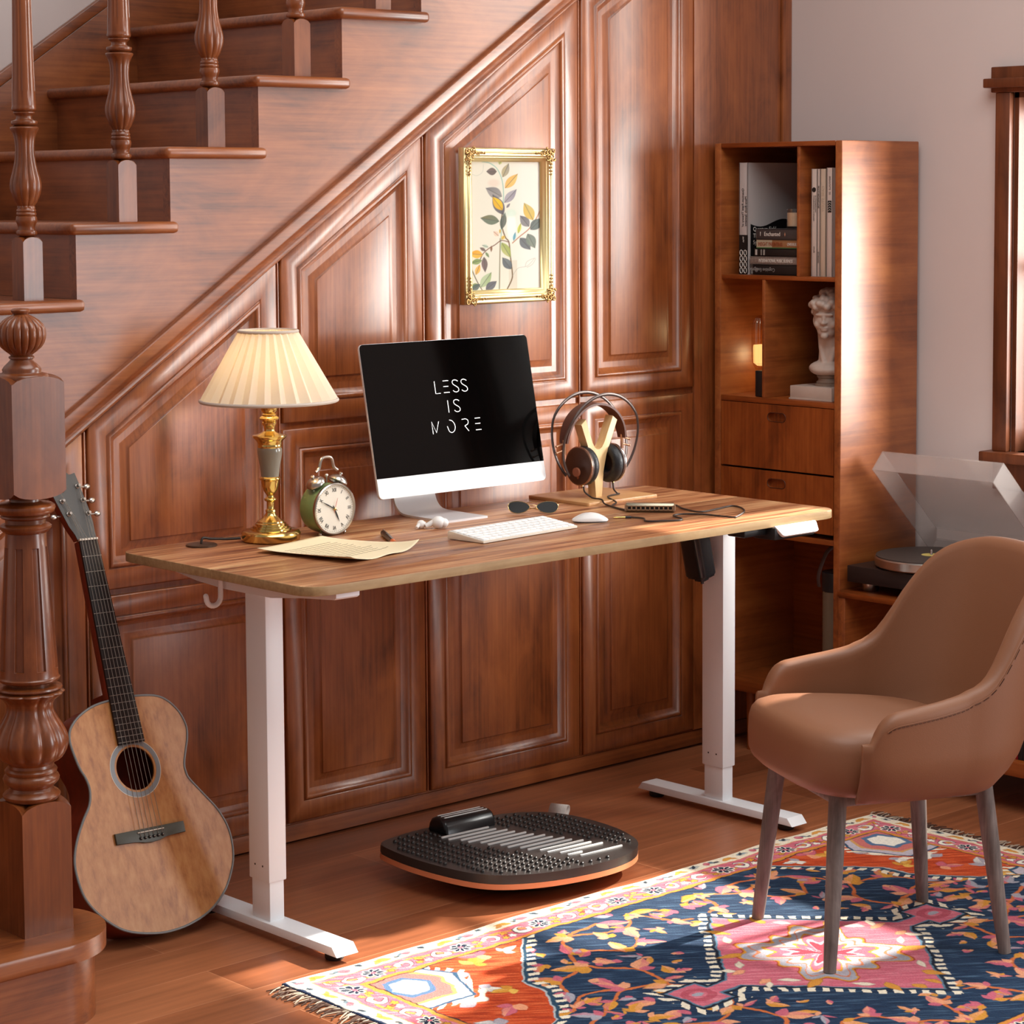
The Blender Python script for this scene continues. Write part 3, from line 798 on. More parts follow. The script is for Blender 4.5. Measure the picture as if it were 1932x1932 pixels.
for a, b in zip(rings[:-1], rings[1:]):
    for i in range(len(a)): bm.faces.new((a[i], a[(i + 1) % len(a)], b[(i + 1) % len(a)], b[i]))
bm.faces.new(rings[-1]); obj('back_shell', bm, M_alu, Mo)
def half_round(y0, y1, low):
    P = rrect(-hw_ + .0006, hw_ - .0006, .0006, H_ - .0006, .0105, 6)
    if low: return [p for p in P if p[1] < .2][-7:] + [p for p in P if p[1] < .2][:7] + [(hw_ - .0006, y1), (-hw_ + .0006, y1)]
    q = [p for p in P if p[1] > .2]
    return [(-hw_ + .0006, y0), (hw_ - .0006, y0)] + q
bm = NB(); prism(bm, half_round(0, .0468, True), -.001, .0006, MO); obj('chin', bm, plain('bright aluminium chin', (236, 236, 238), .4, metal=.1), Mo)
bm = NB(); prism(bm, half_round(.0470, H_, False), -.001, .0008, MO); scn = obj('screen', bm, M_screen, Mo)
def seg(bm, P, w=.0018):
    P = [Vector(p) for p in P]
    tube(bm, [MO @ Vector((p.x - 1.825, p.y, .0011)) for p in P], [(.0004, w * .5 * 1.0)] * len(P), 6, flat=nn_)
S_ = lambda x, y: catmull([(x + .0085, y + .0110), (x + .004, y + .0135), (x - .002, y + .0145), (x - .0075, y + .0125), (x - .0090, y + .0085), (x - .0065, y + .0040), (x, y), (x + .0065, y - .004), (x + .0088, y - .0085), (x + .0070, y - .0125), (x + .001, y - .0145), (x - .005, y - .0135), (x - .0092, y - .0105)], 4, False)
letters = [('L', [[(1.7724, .2615), (1.7726, .2322), (1.7876, .2322)]]),
    ('E', [[(1.7990, .2610), (1.8160, .2610)], [(1.7990, .2475), (1.8140, .2475)], [(1.7985, .2331), (1.8162, .2331)]]),
    ('S', [S_(1.8370, .2470)]), ('S', [S_(1.8648, .2470)]),
    ('I', [[(1.8057, .2141), (1.8057, .1852)]]), ('S', [S_(1.8330, .2000)]),
    ('M', [[(1.7482, .1378), (1.7476, .1670), (1.7588, .1405), (1.7693, .1664), (1.7690, .1385)][:4]]),
    ('O', [catmull([(1.8030, .1676), (1.8110, .1650), (1.8170, .1580), (1.8185, .1500), (1.8150, .1415), (1.8070, .1375), (1.7990, .1410), (1.7945, .1530)], 5, False)]),
    ('R', [catmull([(1.8418, .1660), (1.8520, .1668), (1.8590, .1645), (1.8612, .1595), (1.8585, .1540), (1.8490, .1505)], 5, False) + [(1.8598, .1374)]]),
    ('E', [[(1.8834, .1662), (1.9001, .1662)], [(1.8827, .1532), (1.8987, .1532)], [(1.8826, .1382), (1.8999, .1382)]])]
for ch, ss in letters:
    bm = NB()
    for q in ss: seg(bm, q)
    obj('screen_letter', bm, M_glow, scn)
# bent aluminium stand
bm = NB()
cx = 1.763; w = .064
path = [(-.300, DH + .0025), (-.21, DH + .0025), (-.150, DH + .004), (-.126, DH + .013), (-.112, DH + .032), (-.108, DH + .055), (-.112, DH + .085), (-.125, DH + .115), (-.142, DH + .145)]
path = catmull([(y, z) for y, z in path], 4, False)
rows = []
for i, (y, z) in enumerate(path):
    a = Vector(path[max(i - 1, 0)]); b = Vector(path[min(i + 1, len(path) - 1)]); t = (b - a).normalized(); nn = Vector((-t.y, t.x)) * .0025
    ww = w if i > 3 else w
    rows.append([bm.verts.new((cx + sx * ww, y + sg * nn.x, z + sg * nn.y)) for sx, sg in ((-1, -1), (1, -1), (1, 1), (-1, 1))])
for a, b in zip(rows[:-1], rows[1:]):
    for k in range(4): bm.faces.new((a[k], a[(k + 1) % 4], b[(k + 1) % 4], b[k]))
bm.faces.new(rows[0]); bm.faces.new(rows[-1][::-1])
es = [e for e in bm.edges if len(e.link_faces) == 2 and abs(e.calc_face_angle(0)) > 1.2]
bmesh.ops.bevel(bm, geom=es, offset=.0012, segments=2, affect='EDGES')
obj('stand', bm, M_alu, Mo)

# ------------------------------------------------------------------ keyboard
kb = fr((1.695, -.532, DH), Vector((1, .0875, 0)).normalized(), Vector((-.0875, 1, 0)).normalized(), (0, 0, 1))
Kb = thing('keyboard', 'slim white wireless keyboard lying on the desk before the monitor', 'keyboard', (1.695, -.532, DH))
KW, KD = .156, .054
bm = NB()
prism(bm, [(-KD, .0015), (KD, .0015), (KD, .0175), (KD - .004, .0190), (-KD, .0062)], -KW, KW, kb @ fr((0, 0, 0), (0, 1, 0), (0, 0, 1), (1, 0, 0)), .001)
obj('case', bm, plain('keyboard case', (232, 222, 206), .45), Kb)
sl = math.atan2(.0128, 2 * KD)
km = kb @ Matrix.Translation((0, 0, .0127)) @ Matrix.Rotation(sl, 4, 'X')
bm = NB(); box(bm, -KW + .002, KW - .002, -KD + .002, KD - .003, -.0006, .0004, mat=km); obj('top_plate', bm, plain('keyboard plate', (226, 224, 222), .5), Kb)
rows_ = [[1] * 14, [1] * 13 + [1.4], [1.5] + [1] * 12 + [1], [1.8] + [1] * 11 + [1.8], [2.2] + [1] * 10 + [2.2], [1, 1, 1, 1.2, 5.2, 1.2, 1, 1, 1, 1]]
for ri, rw in enumerate(rows_):
    tot = sum(rw); wu = (2 * KW - .008) / tot; x = -KW + .004; kh = (2 * KD - .009) / 6; y1 = KD - .0055 - ri * kh
    for q in rw:
        bm = NB(); box(bm, x + .0011, x + q * wu - .0011, y1 - kh + .0011, y1 - .0011, .0003, .0022, .0006, 1, mat=km); obj('key', bm, M_key, Kb, smooth=60)
        x += q * wu
# ------------------------------------------------------------------ mouse
ma = Vector((.80, -.60, 0)).normalized(); mb_ = Vector((.60, .80, 0))
mm_ = fr((1.950, -.517, DH), ma, mb_, (0, 0, 1))
bm = NB(); n, mrow = 24, 10; rings = []
for j in range(mrow + 1):
    t = j / mrow; ring = []
    for i in range(n):
        a = 2 * PI * i / n; cc, ss = math.cos(a), math.sin(a); e = .72
        q = (1 - t ** 2.6) ** .5 if t < 1 else .001
        x = .042 * math.copysign(abs(cc) ** e, cc) * q; y = .026 * math.copysign(abs(ss) ** e, ss) * q
        z = .0035 + t * .0185 * (1 - .55 * (x / .042) ** 2)
        ring.append(bm.verts.new(mm_ @ Vector((x, y, z))))
    rings.append(ring)
for a, b in zip(rings[:-1], rings[1:]):
    for i in range(n): bm.faces.new((a[i], a[(i + 1) % n], b[(i + 1) % n], b[i]))
bm.faces.new(rings[-1])
Ms = thing('computer_mouse', 'low arched white mouse lying right of the keyboard', 'mouse', (1.950, -.517, DH))
obj('shell', bm, M_whitepl, Ms)
bm = NB(); prism(bm, [(.040 * math.cos(a), .0235 * math.sin(a)) for a in [2 * PI * i / 28 for i in range(28)]], .0, .0040, mm_); obj('base', bm, plain('mouse base', (120, 112, 108), .4), Ms)
# ------------------------------------------------------------------ earbuds
for nm, cxy, rot, sz, lab in (('earbud', (1.600, -.326), .5, .8, 'smaller white wireless earbud lying left of its pair on the desk'), ('earbud', (1.629, -.352), -.3, 1.15, 'larger white wireless earbud nearest the keyboard')):
    m4 = fr((cxy[0], cxy[1], DH + .0), (math.cos(rot), math.sin(rot), 0), (-math.sin(rot), math.cos(rot), 0), (0, 0, 1)) @ Matrix.Diagonal((sz, sz, sz, 1))
    T_ = thing(nm, lab, 'earbud', (cxy[0], cxy[1], DH), 'white wireless earbuds')
    bm = NB(); ball(bm, (0, 0, .0125), (.014, .0125, .0125), 20, 12, mat=m4); ball(bm, (.010, -.002, .011), (.011, .010, .0095), 20, 12, mat=m4)
    obj('bud', bm, M_whitepl, T_)
    bm = NB(); tube(bm, [m4 @ Vector(p) for p in ((-.008, .002, .014), (-.016, .003, .010), (-.026, .004, .006))], [.006 * sz, .0055 * sz, .0045 * sz], 12); obj('stem', bm, M_whitepl, T_)
# ------------------------------------------------------------------ letter paper and pen
c00, c10, c11, c01 = Vector((1.120, -.352)), Vector((1.343, -.288)), Vector((1.395, -.560)), Vector((1.165, -.613))
bm = NB(); n = 28; g = []
for i in range(n + 1):
    row = []
    for j in range(n + 1):
        u, v = i / n, j / n
        p = c00 * (1 - u) * (1 - v) + c10 * u * (1 - v) + c11 * u * v + c01 * (1 - u) * v
        z = .0012 + .007 * max(0, 1 - (u + (1 - v)) * 1.6) * 0 + .010 * (abs(u - .5) * 2) ** 6 * v + .006 * (1 - v) ** 6 + .008 * (u * v) ** 5
        z += .0016 * (v ** 8) * (1 + math.sin(u * 14)) + .0035 * (1 - u) ** 5
        row.append(bm.verts.new((p.x, p.y, DH + z)))
    g.append(row)
for i in range(n):
    for j in range(n): bm.faces.new((g[i][j], g[i + 1][j], g[i + 1][j + 1], g[i][j + 1]))
Pp = obj('letter_paper', bm, M_paper, None); tag(Pp, 'cream sheet of handwritten letter paper with curling edges on the desk', 'paper')
md = Pp.modifiers.new('s', 'SOLIDIFY'); md.thickness = .0006; md.offset = 1
bm = NB()
rnd = random.Random(3)
for k in range(11):
    v = .22 + k * .055; a0 = .12; b0 = .78 + .1 * rnd.random()
    P = []
    for q in range(40):
        u = a0 + (b0 - a0) * q / 39
        p = c00 * (1 - u) * (1 - v) + c10 * u * (1 - v) + c11 * u * v + c01 * (1 - u) * v
        z = .0012 + .010 * (abs(u - .5) * 2) ** 6 * v + .006 * (1 - v) ** 6 + .008 * (u * v) ** 5 + .0016 * (v ** 8) * (1 + math.sin(u * 14)) + .0035 * (1 - u) ** 5
        P.append((p.x + .0012 * math.sin(q * 2.1), p.y + .0014 * math.cos(q * 1.7 + k), DH + z + .0010))
    tube(bm, P, .00030, 4)
obj('handwriting', bm, M_paperink, Pp)
pa, pb = Vector((1.469, -.349, DH + .0068)), Vector((1.384, -.497, DH + .0050)); ax = (pb - pa).normalized()
Pn = thing('pen', 'bronze pen with an orange band lying behind the letter paper', 'pen', (1.426, -.423, DH))
bm = NB(); tube(bm, [pa, pa + ax * .004, pa + ax * .06, pa + ax * .125], [.0052, .0066, .0068, .0058], 16); obj('barrel', bm, M_pen, Pn)
bm = NB(); tube(bm, [pa + ax * .125, pa + ax * .146], [.0060, .0048], 16); obj('grip_band', bm, M_pentip, Pn)
bm = NB(); tube(bm, [pa + ax * .146, pa + ax * .160], [.0040, .0008], 12); obj('nib', bm, M_steel, Pn)
bm = NB(); tube(bm, [pa + ax * .004 + Vector((0, 0, .0078)), pa + ax * .045 + Vector((0, 0, .0078))], .0012, 6); obj('clip', bm, M_steel, Pn)
# ------------------------------------------------------------------ headphone stand
HS = thing('headphone_stand', 'wooden Y shaped headphone stand on a thin square plate', 'headphone stand', (2.245, -.225, DH))
bm = NB(); prism(bm, rrect(2.128, 2.372, -.330, -.116, .006, 4), DH, DH + .0085, None, .0012); obj('base_plate', bm, M_bamboo, HS)
bm = NB()
Yp = [(2.2155, .781), (2.2375, .781), (2.2425, .845), (2.251, .885), (2.292, .969), (2.275, .981), (2.247, .918), (2.239, .904), (2.230, .899), (2.221, .899), (2.212, .904), (2.205, .918), (2.183, .977), (2.1655, .964), (2.201, .885), (2.2105, .845)]
prism(bm, Yp, .242, .268, XZ(0), .0015); obj('post', bm, M_maple, HS)
# ------------------------------------------------------------------ headphones
HC = (2.228, -.255)
Hd = thing('headphones', 'black and brown over ear headphones hanging on the wooden stand', 'headphones', (HC[0], HC[1], .86))
Yc = HC[1]
for sx, xc in ((-1, 2.178), (1, 2.280)):
    mx = fr((xc, Yc, .862), (0, 1, 0), (0, 0, 1), (1, 0, 0)) @ Matrix.Rotation(sx * .10, 4, 'X')
    mx = fr((xc, Yc, .862), (0, -sx, 0), (0, 0, 1), (-sx, 0, 0))      # local z points inwards
    bm = NB(); lathe(bm, [(.040, -.012), (.0465, -.009), (.048, -.004), (.047, .0)], 0, 0, 48, mat=mx); obj('ear_cup', bm, M_cuffbrown, Hd)
    bm = NB(); lathe(bm, [(.0455, -.0102), (.0483, -.0085), (.0483, -.0062), (.0475, -.005)], 0, 0, 48, mat=mx, cap=False); obj('cup_ring', bm, M_chrome if sx > 0 else plain('bronze cup ring', (170, 130, 110), .3, metal=.8), Hd)
    bm = NB(); tube(bm, [mx @ Vector((.034 * math.cos(t), .034 * math.sin(t), .009)) for t in [2 * PI * i / 40 for i in range(40)]], .0145, 16, closed=True); lathe(bm, [(.028, .004), (.0, .0045)], 0, 0, 32, mat=mx, cap=False); obj('ear_pad', bm, plain('black ear pad leather', (34, 34, 38), .42, bump=.4, bscale=260), Hd)
    bm = NB(); lathe(bm, [(.011, -.003), (.011, .003)], 0, 0, 24, mat=fr((xc + sx * .028, Yc - .012, .850), (0, 1, 0), (0, 0, 1), (1, 0, 0)))
    tube(bm, [(xc + sx * .028, Yc - .012, .850), (xc + sx * .010, Yc, .832)], .003, 8)
    obj('yoke', bm, plain('brown yoke', (150, 88, 62), .4), Hd)
    bm = NB(); tube(bm, [(xc + sx * .006, Yc - .004, .825), (xc + sx * .002, Yc - .006, .812)], .0034, 10); obj('cable_plug', bm, M_brass, Hd)
bm = NB()   # leather strap
R = .098; cxx, czz = 2.2205, .915; rows = []
for i in range(37):
    t = math.radians(176 - 172 * i / 36); wdt = .020 * (1 - .35 * abs(i / 18 - 1) ** 3)
    ring = []
    for dr, sy in ((0, -1), (0, 1), (.0055, 1), (.0055, -1)):
        ring.append(bm.verts.new((cxx + (R + dr) * math.cos(t), Yc + sy * wdt, czz + (R + dr) * math.sin(t) * .97)))
    rows.append(ring)
for a, b in zip(rows[:-1], rows[1:]):
    for k in range(4): bm.faces.new((a[k], a[(k + 1) % 4], b[(k + 1) % 4], b[k]))
bm.faces.new(rows[0]); bm.faces.new(rows[-1][::-1])
obj('head_strap', bm, M_bandbrown, Hd, smooth=50)
for sy in (-1, 1):
    bm = NB(); P = []
    for i in range(49):
        t = math.radians(222 - 264 * i / 48)
        P.append((2.2275 + .127 * math.cos(t), Yc + sy * (.006 + .034 * max(0, math.sin(t * .5 + PI / 4 - .0)) * max(0, min(1, (math.sin(t) + .67) / 1.2))), .920 + .118 * math.sin(t)))
    tube(bm, P, [(.0011, .0042)] * len(P), 8, flat=(0, 1, 0)); obj('band_arc', bm, plain('dark bronze band', (70, 56, 52), .3, metal=.5), Hd)
for sx in (-1, 1):
    bm = NB(); x0 = cxx + sx * (R + .002)
    for q in (0, .016): tube(bm, [(x0, Yc, .922 - q), (x0 + sx * .026, Yc, .916 - q)], .0022, 8); ball(bm, (x0, Yc, .922 - q), .0038); ball(bm, (x0 + sx * .026, Yc, .916 - q), .0034)
    tube(bm, [(x0, Yc, .93), (x0, Yc, .895)], .004, 8)
    obj('slider', bm, plain('copper slider', (196, 150, 120), .3, metal=.7), Hd)
zt_ = DH + .0028
zp = DH + .0115
P1 = [(2.180, -.261, .812), (2.183, -.262, .798), (2.192, -.272, zp + .002), (2.186, -.290, zp), (2.182, -.322, zp), (2.168, -.346, zt_ + .002), (2.148, -.401, zt_), (2.132, -.452, zt_)]
P2 = [(2.282, -.261, .812), (2.284, -.262, .796), (2.296, -.262, zp), (2.290, -.274, zp), (2.250, -.284, zp), (2.222, -.304, zp), (2.208, -.346, zt_ + .002), (2.160, -.380, zt_), (2.137, -.448, zt_)]
P3 = [(2.132, -.452, zt_), (2.165, -.447, zt_), (2.225, -.440, zt_), (2.286, -.459, zt_), (2.25, -.531, zt_), (2.236, -.596, zt_), (2.297, -.592, zt_), (2.364, -.579, zt_), (2.362, -.612, zt_), (2.317, -.665, zt_), (2.245, -.709, zt_), (2.222, -.710, zt_), (2.211, -.636, zt_), (2.183, -.595, zt_), (2.146, -.596, zt_), (2.121, -.646, zt_), (2.094, -.657, zt_), (2.036, -.619, zt_), (2.062, -.580, zt_), (2.056, -.546, zt_)]
M_cord = plain('dark rubber cord', (48, 38, 34), .45)
Cb = thing('audio_cable', 'thin dark headphone cable looping across the desk to a gold jack', 'cable', (2.2, -.5, DH))
for P in (P1, P2, P3):
    bm = NB(); tube(bm, catmull(P, 7, False), .0021, 8); obj('cord', bm, M_cord, Cb)
bm = NB(); tube(bm, [(2.056, -.546, zt_), (2.044, -.538, zt_)], .0030, 10); obj('jack_sleeve', bm, M_black, Cb)
bm = NB(); tube(bm, [(2.044, -.538, zt_), (2.040, -.535, zt_), (2.026, -.525, zt_), (2.021, -.521, zt_)], [.0026, .0024, .0022, .001], 10); obj('jack_plug', bm, M_brass, Cb)

# ------------------------------------------------------------------ sunglasses
ga = Vector((.72, -.694, 0)).normalized(); gb = Vector((.694, .72, 0)).normalized()
tilt = math.radians(52); gu = (gb * math.cos(tilt) + Vector((0, 0, 1)) * math.sin(tilt)).normalized(); gn = ga.cross(gu)
Gm = fr((1.940, -.335, DH + .0022), ga, gu, gn)
Gl = thing('sunglasses', 'gold rimmed aviator sunglasses with dark lenses behind the keyboard', 'sunglasses', (1.940, -.335, DH))
for sx in (-1, 1):
    L_ = [(.008, .019), (.016, .028), (.032, .033), (.050, .0315), (.0585, .0245), (.058, .013), (.050, .004), (.038, .0005), (.024, .003), (.013, .010)]
    P = catmull([(sx * x, y) for x, y in L_], 5)
    if sx < 0: P = P[::-1]
    bm = NB(); prism(bm, P, -.0006, .0006, Gm); obj('lens', bm, M_lens, Gl)
    bm = NB(); tube(bm, [Gm @ Vector((x, y, 0)) for x, y in P], .0010, 6, closed=True); obj('rim', bm, M_goldwire, Gl)
    bm = NB(); h = Gm @ Vector((sx * .060, .024, 0)); e1 = Vector((h.x, h.y, h.z)) + gb * .012
    tube(bm, [Gm @ Vector((sx * .0575, .024, 0)), h, e1, e1 - ga * sx * .03 + gb * .012 + Vector((0, 0, -.007)), e1 - ga * sx * .085 + gb * (.016 + .006 * sx) + Vector((0, 0, -(e1.z - DH - .004)))], .0011, 6); obj('temple', bm, M_goldwire, Gl)
bm = NB(); tube(bm, [Gm @ Vector(p) for p in ((-.009, .020, 0), (-.003, .0225, .001), (.003, .0225, .001), (.009, .020, 0))], .0011, 6); tube(bm, [Gm @ Vector(p) for p in ((-.016, .029, 0), (0, .0305, .001), (.016, .029, 0))], .0010, 6); obj('bridge', bm, M_goldwire, Gl)

# ------------------------------------------------------------------ harmonica
ha = Vector((.66, -.751, 0)).normalized(); hb = Vector((.751, .66, 0)).normalized()
Hm = fr((2.156, -.510, DH), ha, hb, (0, 0, 1))
Ha = thing('harmonica', 'small silver and black harmonica lying across the headphone cable', 'harmonica', (2.16, -.5, DH))
bm = NB(); hl = .060
box(bm, -hl + .003, hl - .003, .0, .004, .0055, .0075, mat=Hm); box(bm, -hl + .003, hl - .003, .0, .004, .0145, .0165, mat=Hm)
for i in range(11): x = -hl + .006 + i * .0108; box(bm, x - .0016, x + .0016, 0, .004, .0055, .0165, mat=Hm)
box(bm, -hl, -hl + .006, 0, .026, .0045, .0175, mat=Hm); box(bm, hl - .006, hl, 0, .026, .0045, .0175, mat=Hm)
obj('comb', bm, plain('tan harmonica comb', (150, 116, 88), .5), Ha)
bm = NB(); box(bm, -hl + .004, hl - .004, .0042, .025, .0056, .0164, mat=Hm); obj('reed_core', bm, M_black, Ha)
for z0_, z1_ in ((.0162, .0215), (.0005, .0056)):
    bm = NB(); prism(bm, [(.002, z0_), (.025, z0_), (.021, z1_), (.006, z1_)] if z0_ > .01 else [(.006, z0_), (.021, z0_), (.025, z1_), (.002, z1_)], -hl + .003, hl - .003, Hm @ fr((0, 0, 0), (0, 1, 0), (0, 0, 1), (1, 0, 0)), .001)
    obj('cover_plate', bm, plain('silvery cover plate', (158, 148, 128), .3, metal=.8), Ha)

# ------------------------------------------------------------------ picture
PF = thing('framed_picture', 'gilt framed botanical painting of grey and yellow leaves on the panelled wall', 'picture', (2.157, -.002, 1.45))
fx0, fx1, fz0, fz1 = 2.006, 2.309, 1.256, 1.643
bm = NB(); prof = [(0, .004), (0, .020), (.002, .024), (.006, .025), (.008, .0225), (.010, .0225), (.012, .027), (.017, .0285), (.020, .0265), (.0215, .0235), (.0235, .0235), (.025, .0215), (.030, .0175), (.0345, .0135), (.0345, .008)]
prev = None
for d, y in prof:
    ring = [bm.verts.new((p.x, -y, p.y)) for p in inset([(fx0, fz0), (fx1, fz0), (fx1, fz1), (fx0, fz1)], d)]
    if prev:
        for i in range(4): bm.faces.new((prev[i], prev[(i + 1) % 4], ring[(i + 1) % 4], ring[i]))
    prev = ring
obj('frame', bm, M_goldf, PF, smooth=25, recalc=False)
bm = NB(); box(bm, fx0 + .001, fx1 - .001, -.0045, -.0012, fz0 + .001, fz1 - .001); obj('backing_board', bm, M_pages, PF)
for sx, sz, cx_, cz_ in ((1, 1, fx0, fz0), (-1, 1, fx1, fz0), (1, -1, fx0, fz1), (-1, -1, fx1, fz1)):
    bm = NB(); rnd = random.Random(5)
    def curl(u, w, r, turns, a0, th=.0022):
        P = []
        for i in range(16):
            t = i / 15; a = a0 + turns * 2 * PI * t; rr = r * (1 - .75 * t)
            P.append((cx_ + sx * (u + rr * math.cos(a)), -.0285 - .003 * t, cz_ + sz * (w + rr * math.sin(a))))
        tube(bm, P, [th * (1 - .4 * i / 15) for i in range(16)], 6)
        ball(bm, P[-1], th * 1.1, 8, 6)
    for u, w, r, tn, a0 in ((.006, .006, .008, 1.2, 0), (.020, .008, .008, -1.1, 2), (.008, .021, .008, 1.1, 4), (.022, .022, .009, 1.2, 1), (.013, .015, .006, 1, 3), (.030, .012, .006, 1, 5), (.012, .031, .006, -1, 1), (.001, .028, .004, 1, 0), (.028, .001, .004, 1, 2)):
        curl(u, w, r, tn, a0)
    for k in range(4):
        curl(.040 + k * .0075, .0135, .0045 - .0006 * k, 1, k * 1.7, .0016); curl(.0135, .040 + k * .0085, .0045 - .0006 * k, -1, k * 1.3, .0016)
    obj('corner_ornament', bm, M_goldo, PF, smooth=80)

def grid_picture(name, mat, nx, ny, place, colors, parent=None):
    X, Y_ = np.meshgrid(np.arange(nx + 1), np.arange(ny + 1))
    co = place(X.ravel(), Y_.ravel()).astype(np.float32)
    i, j = np.meshgrid(np.arange(nx), np.arange(ny)); a = (j * (nx + 1) + i).ravel()
    quads = np.stack([a, a + 1, a + nx + 2, a + nx + 1], 1).astype(np.int32)
    me = bpy.data.meshes.new(name)
    me.vertices.add(len(co)); me.vertices.foreach_set('co', co.ravel())
    me.loops.add(quads.size); me.loops.foreach_set('vertex_index', quads.ravel())
    me.polygons.add(len(quads)); me.polygons.foreach_set('loop_start', np.arange(0, quads.size, 4, dtype=np.int32))
    me.update(calc_edges=True)
    at = me.color_attributes.new('Col', 'FLOAT_COLOR', 'POINT')
    c = np.ones((len(co), 4), np.float32); c[:, :3] = colors; at.data.foreach_set('color', c.ravel())
    me.materials.append(mat)
    o = bpy.data.objects.new(name, me); COL.objects.link(o)
    if parent is not None: hang(o, parent)
    return o
def L3(c): return np.array(lin(c)[:3])
class Paint:
    def __init__(s, X, Y, base): s.X, s.Y = X, Y; s.c = np.tile(L3(base), (X.size, 1))
    def put(s, m, col, a=1.0):
        m = np.clip(m, 0, 1)[:, None] * a; s.c = s.c * (1 - m) + L3(col) * m
    def leaf(s, x, y, ang, ln, w, col, col2=None, a=.92, vein=None, outline=None):
        ca, sa = math.cos(ang), math.sin(ang); u = (s.X - x) * ca + (s.Y - y) * sa; v = -(s.X - x) * sa + (s.Y - y) * ca
        t = u / ln; hw = w * np.sin(PI * np.clip(t, 0, 1) ** .85) ; d = hw - np.abs(v); ins = (t > 0) & (t < 1)
        m = np.where(ins, np.clip(d / s.aa, 0, 1), 0); s.put(m, col, a)
        if col2 is not None: s.put(m * (v > 0) * np.clip(t * 1.2, 0, 1), col2, .75)
        if vein is not None: s.put(m * np.clip(1 - np.abs(v) / s.aa, 0, 1), vein, .7)
        if outline is not None: s.put(m * np.clip(1 - d / (s.aa * 1.6), 0, 1), outline, .8)
    def line(s, P, w, col, a=1.0):
        best = np.full(s.X.size, 1e9)
        for (x0, y0), (x1, y1) in zip(P[:-1], P[1:]):
            dx, dy = x1 - x0, y1 - y0; L2 = dx * dx + dy * dy + 1e-12
            t = np.clip(((s.X - x0) * dx + (s.Y - y0) * dy) / L2, 0, 1)
            best = np.minimum(best, np.hypot(s.X - x0 - t * dx, s.Y - y0 - t * dy))
        s.put(np.clip((w - best) / s.aa + .5, 0, 1), col, a)
px0, px1, pz0, pz1 = fx0 + .0335, fx1 - .0335, fz0 + .0335, fz1 - .0335
nx, ny = 190, 262
gx, gy = np.meshgrid(np.linspace(0, 1, nx + 1), np.linspace(0, 1, ny + 1))
# picture coordinates as read off the canvas: x 190..945, y (down) 265..1670
pa_ = Paint(190 + gx.ravel() * 755, 1670 - gy.ravel() * 1405, (228, 220, 202)); pa_.aa = 7
pa_.put(np.clip((pa_.X - 560) / 200, 0, 1), (234, 226, 214)); 
pa_.put(((pa_.X > 600 - (1670 - pa_.Y) * .02) & (pa_.X < 690) & (pa_.Y > 1350)).astype(float), (214, 202, 182), .8)
pa_.put(np.clip(1 - np.hypot((pa_.X - 630) / 60, (pa_.Y - 980) / 190), 0, 1) * 3, (240, 236, 226))
pa_.line(catmull([(315, 268), (400, 285), (480, 350), (530, 470), (545, 620), (535, 780), (520, 940), (515, 1100), (500, 1350), (490, 1665)], 6, False), 5, (150, 186, 172))
pa_.line(catmull([(540, 780), (520, 940), (560, 1090), (600, 1150), (615, 1300), (635, 1480), (630, 1560), (580, 1665)], 6, False), 7, (122, 98, 70))
pa_.line([(505, 1110), (495, 1660)], 5, (150, 130, 100))
pa_.line(catmull([(600, 1150), (520, 1130), (450, 1175), (380, 1215), (320, 1270), (290, 1330)], 6, False), 5, (124, 82, 66))
pa_.line(catmull([(640, 1160), (720, 1090), (820, 1010), (900, 900), (945, 810)], 6, False), 6, (182, 132, 104))
pa_.line(catmull([(200, 1440), (250, 1560), (310, 1670)], 6, False), 5, (96, 82, 62))
pa_.line(catmull([(640, 1520), (700, 1440), (800, 1420), (880, 1340)], 6, False), 2.5, (150, 150, 140), .7)
pa_.line(catmull([(780, 1420), (800, 1370), (890, 1335), (860, 1400), (800, 1435)], 6, False), 2.5, (150, 150, 140), .7)
pa_.line(catmull([(200, 400), (260, 420), (320, 380), (330, 300)], 6, False), 2.5, (170, 176, 164), .6)
gr1, gr2, ye, ol, or_ = (104, 98, 96), (150, 144, 146), (230, 178, 40), (170, 160, 86), (232, 176, 84)
